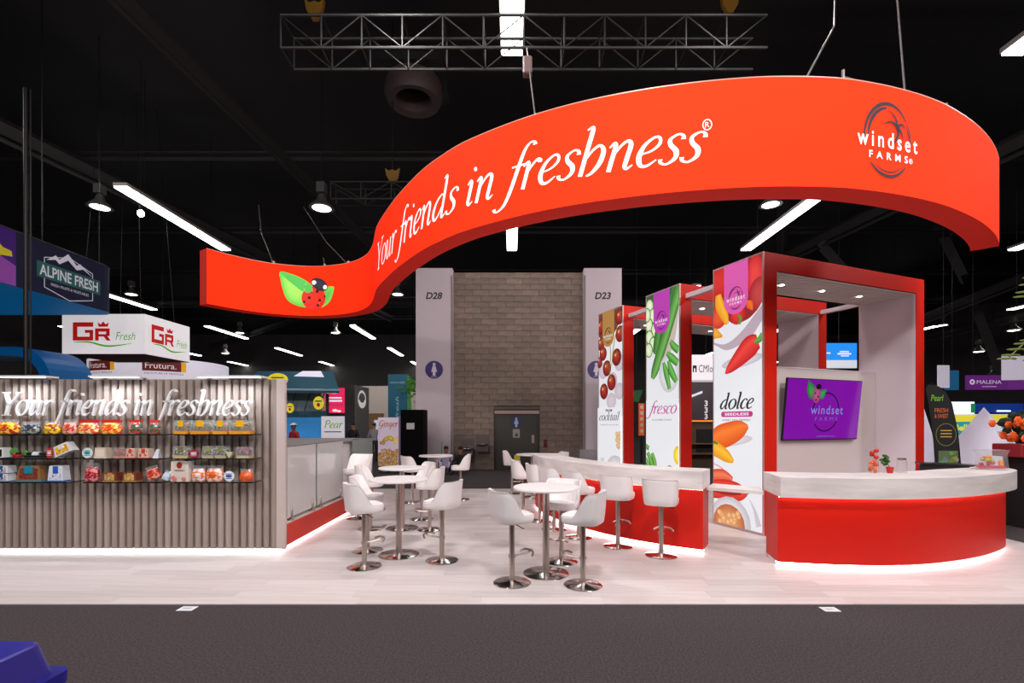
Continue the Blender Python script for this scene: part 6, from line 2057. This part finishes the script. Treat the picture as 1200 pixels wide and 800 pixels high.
MB().lathe([(.45, .5), (.5, 0), (.72, -.05), (.8, .15), (.75, .5)], 32).build('ring', M('duct_dark', S(60, 48, 46), .6), dk_)
bx('housing', BLACK, dk_, -.9, .9, -.9, .9, .5, .7)

CAB = M('rig_cable', S(120, 112, 112), .4, .6)
def rig(label, pts, hoist=None):
    o = pts[0]
    t = thing('rigging_cable', label, 'cable', o, 0, 'banner rigging')
    MB().tube([tuple(Vector(q) - Vector(o)) for q in pts], .011, 6).build('cable', CAB, t)
    MB().lathe([(0, 0), (.035, .0), (.035, .08), (0, .09)], 10).build('clamp', M('rig_clamp', S(170, 160, 160), .4, .6), t)
    if hoist:
        h = Vector(hoist) - Vector(o)
        MB().box(h.x - .07, h.x + .07, h.y - .07, h.y + .07, h.z - .14, h.z + .14, bev=.02).build('hoist', M('hoist_grey', S(96, 70, 70), .5), t)
def on_b(px):
    u = u_at(ANG(px))
    q = bmap(u, BZ1 + .021, -TH / 2)
    return (q[0] + bb[0], q[1] + bb[1], q[2] + bb[2])
rig('vertical hoist chain carrying the middle of the red banner', [on_b(622), (.25, 8.1, 8.05)], (.24, 7.5, 7.3))
rig('hoist cable above the emblem on the right of the red banner', [on_b(1076), (5.0, 6.4, 8.6)], (5.0, 6.3, 8.1))
rig('slanting cable on the left of the banner emblem', [on_b(950), (4.4, 6.6, 7.2), (5.0, 7.4, 12.9)])
rig('left cable holding the ladybug end of the red banner', [on_b(318), at(306, 272, 12.6), at(303, 240, 13.0)])
rig('slanting cable from the small truss to the ladybug end of the banner', [on_b(402), at(382, 283, 12.4), at(356, 243, 13.0)])
rig('short slack cable joining the banner notch to the slanting cable', [on_b(376), at(379, 302, 12.2)])
rl = thing('rig_rail', 'thin steel rigging rail on top of the right part of the red banner', 'rail', on_b(1000))
e1 = Vector(on_b(1128)) - Vector(on_b(1000))
MB().tube([(0, 0, .12), tuple(e1 + Vector((0, 0, .12)))], .015, 6).build('rail', CAB, rl)
for f in (.0, 1.0):
    q = e1 * f
    MB().tube([tuple(q), (q.x, q.y, .2)], .018, 6).build('bracket', CAB, rl)
for px, py, Y, nm in ((369, 12, 10, 'at the top left of the black truss'), (460, 206, 13.5, 'behind the red banner notch'), (855, 6, 10.5, 'at the top right')):
    t = thing('beam_clamp', 'small yellow beam clamp on the ceiling, %s' % nm, 'clamp', at(px, py, Y), 0, 'yellow beam clamps')
    MB().prism([(-.2, .2), (-.1, .12), (0, .16), (.1, .12), (.2, .2), (.16, -.02), (.05, -.2), (-.05, -.2), (-.16, -.02)], -.05, .05, 'y').build('jaw', M('clamp_yellow', S(120, 86, 20), .5), t)
    MB().tube([(0, 0, .16), (0, 0, 12.98 - t.location.z)], .02, 6).build('rod', BLACKMETAL, t)
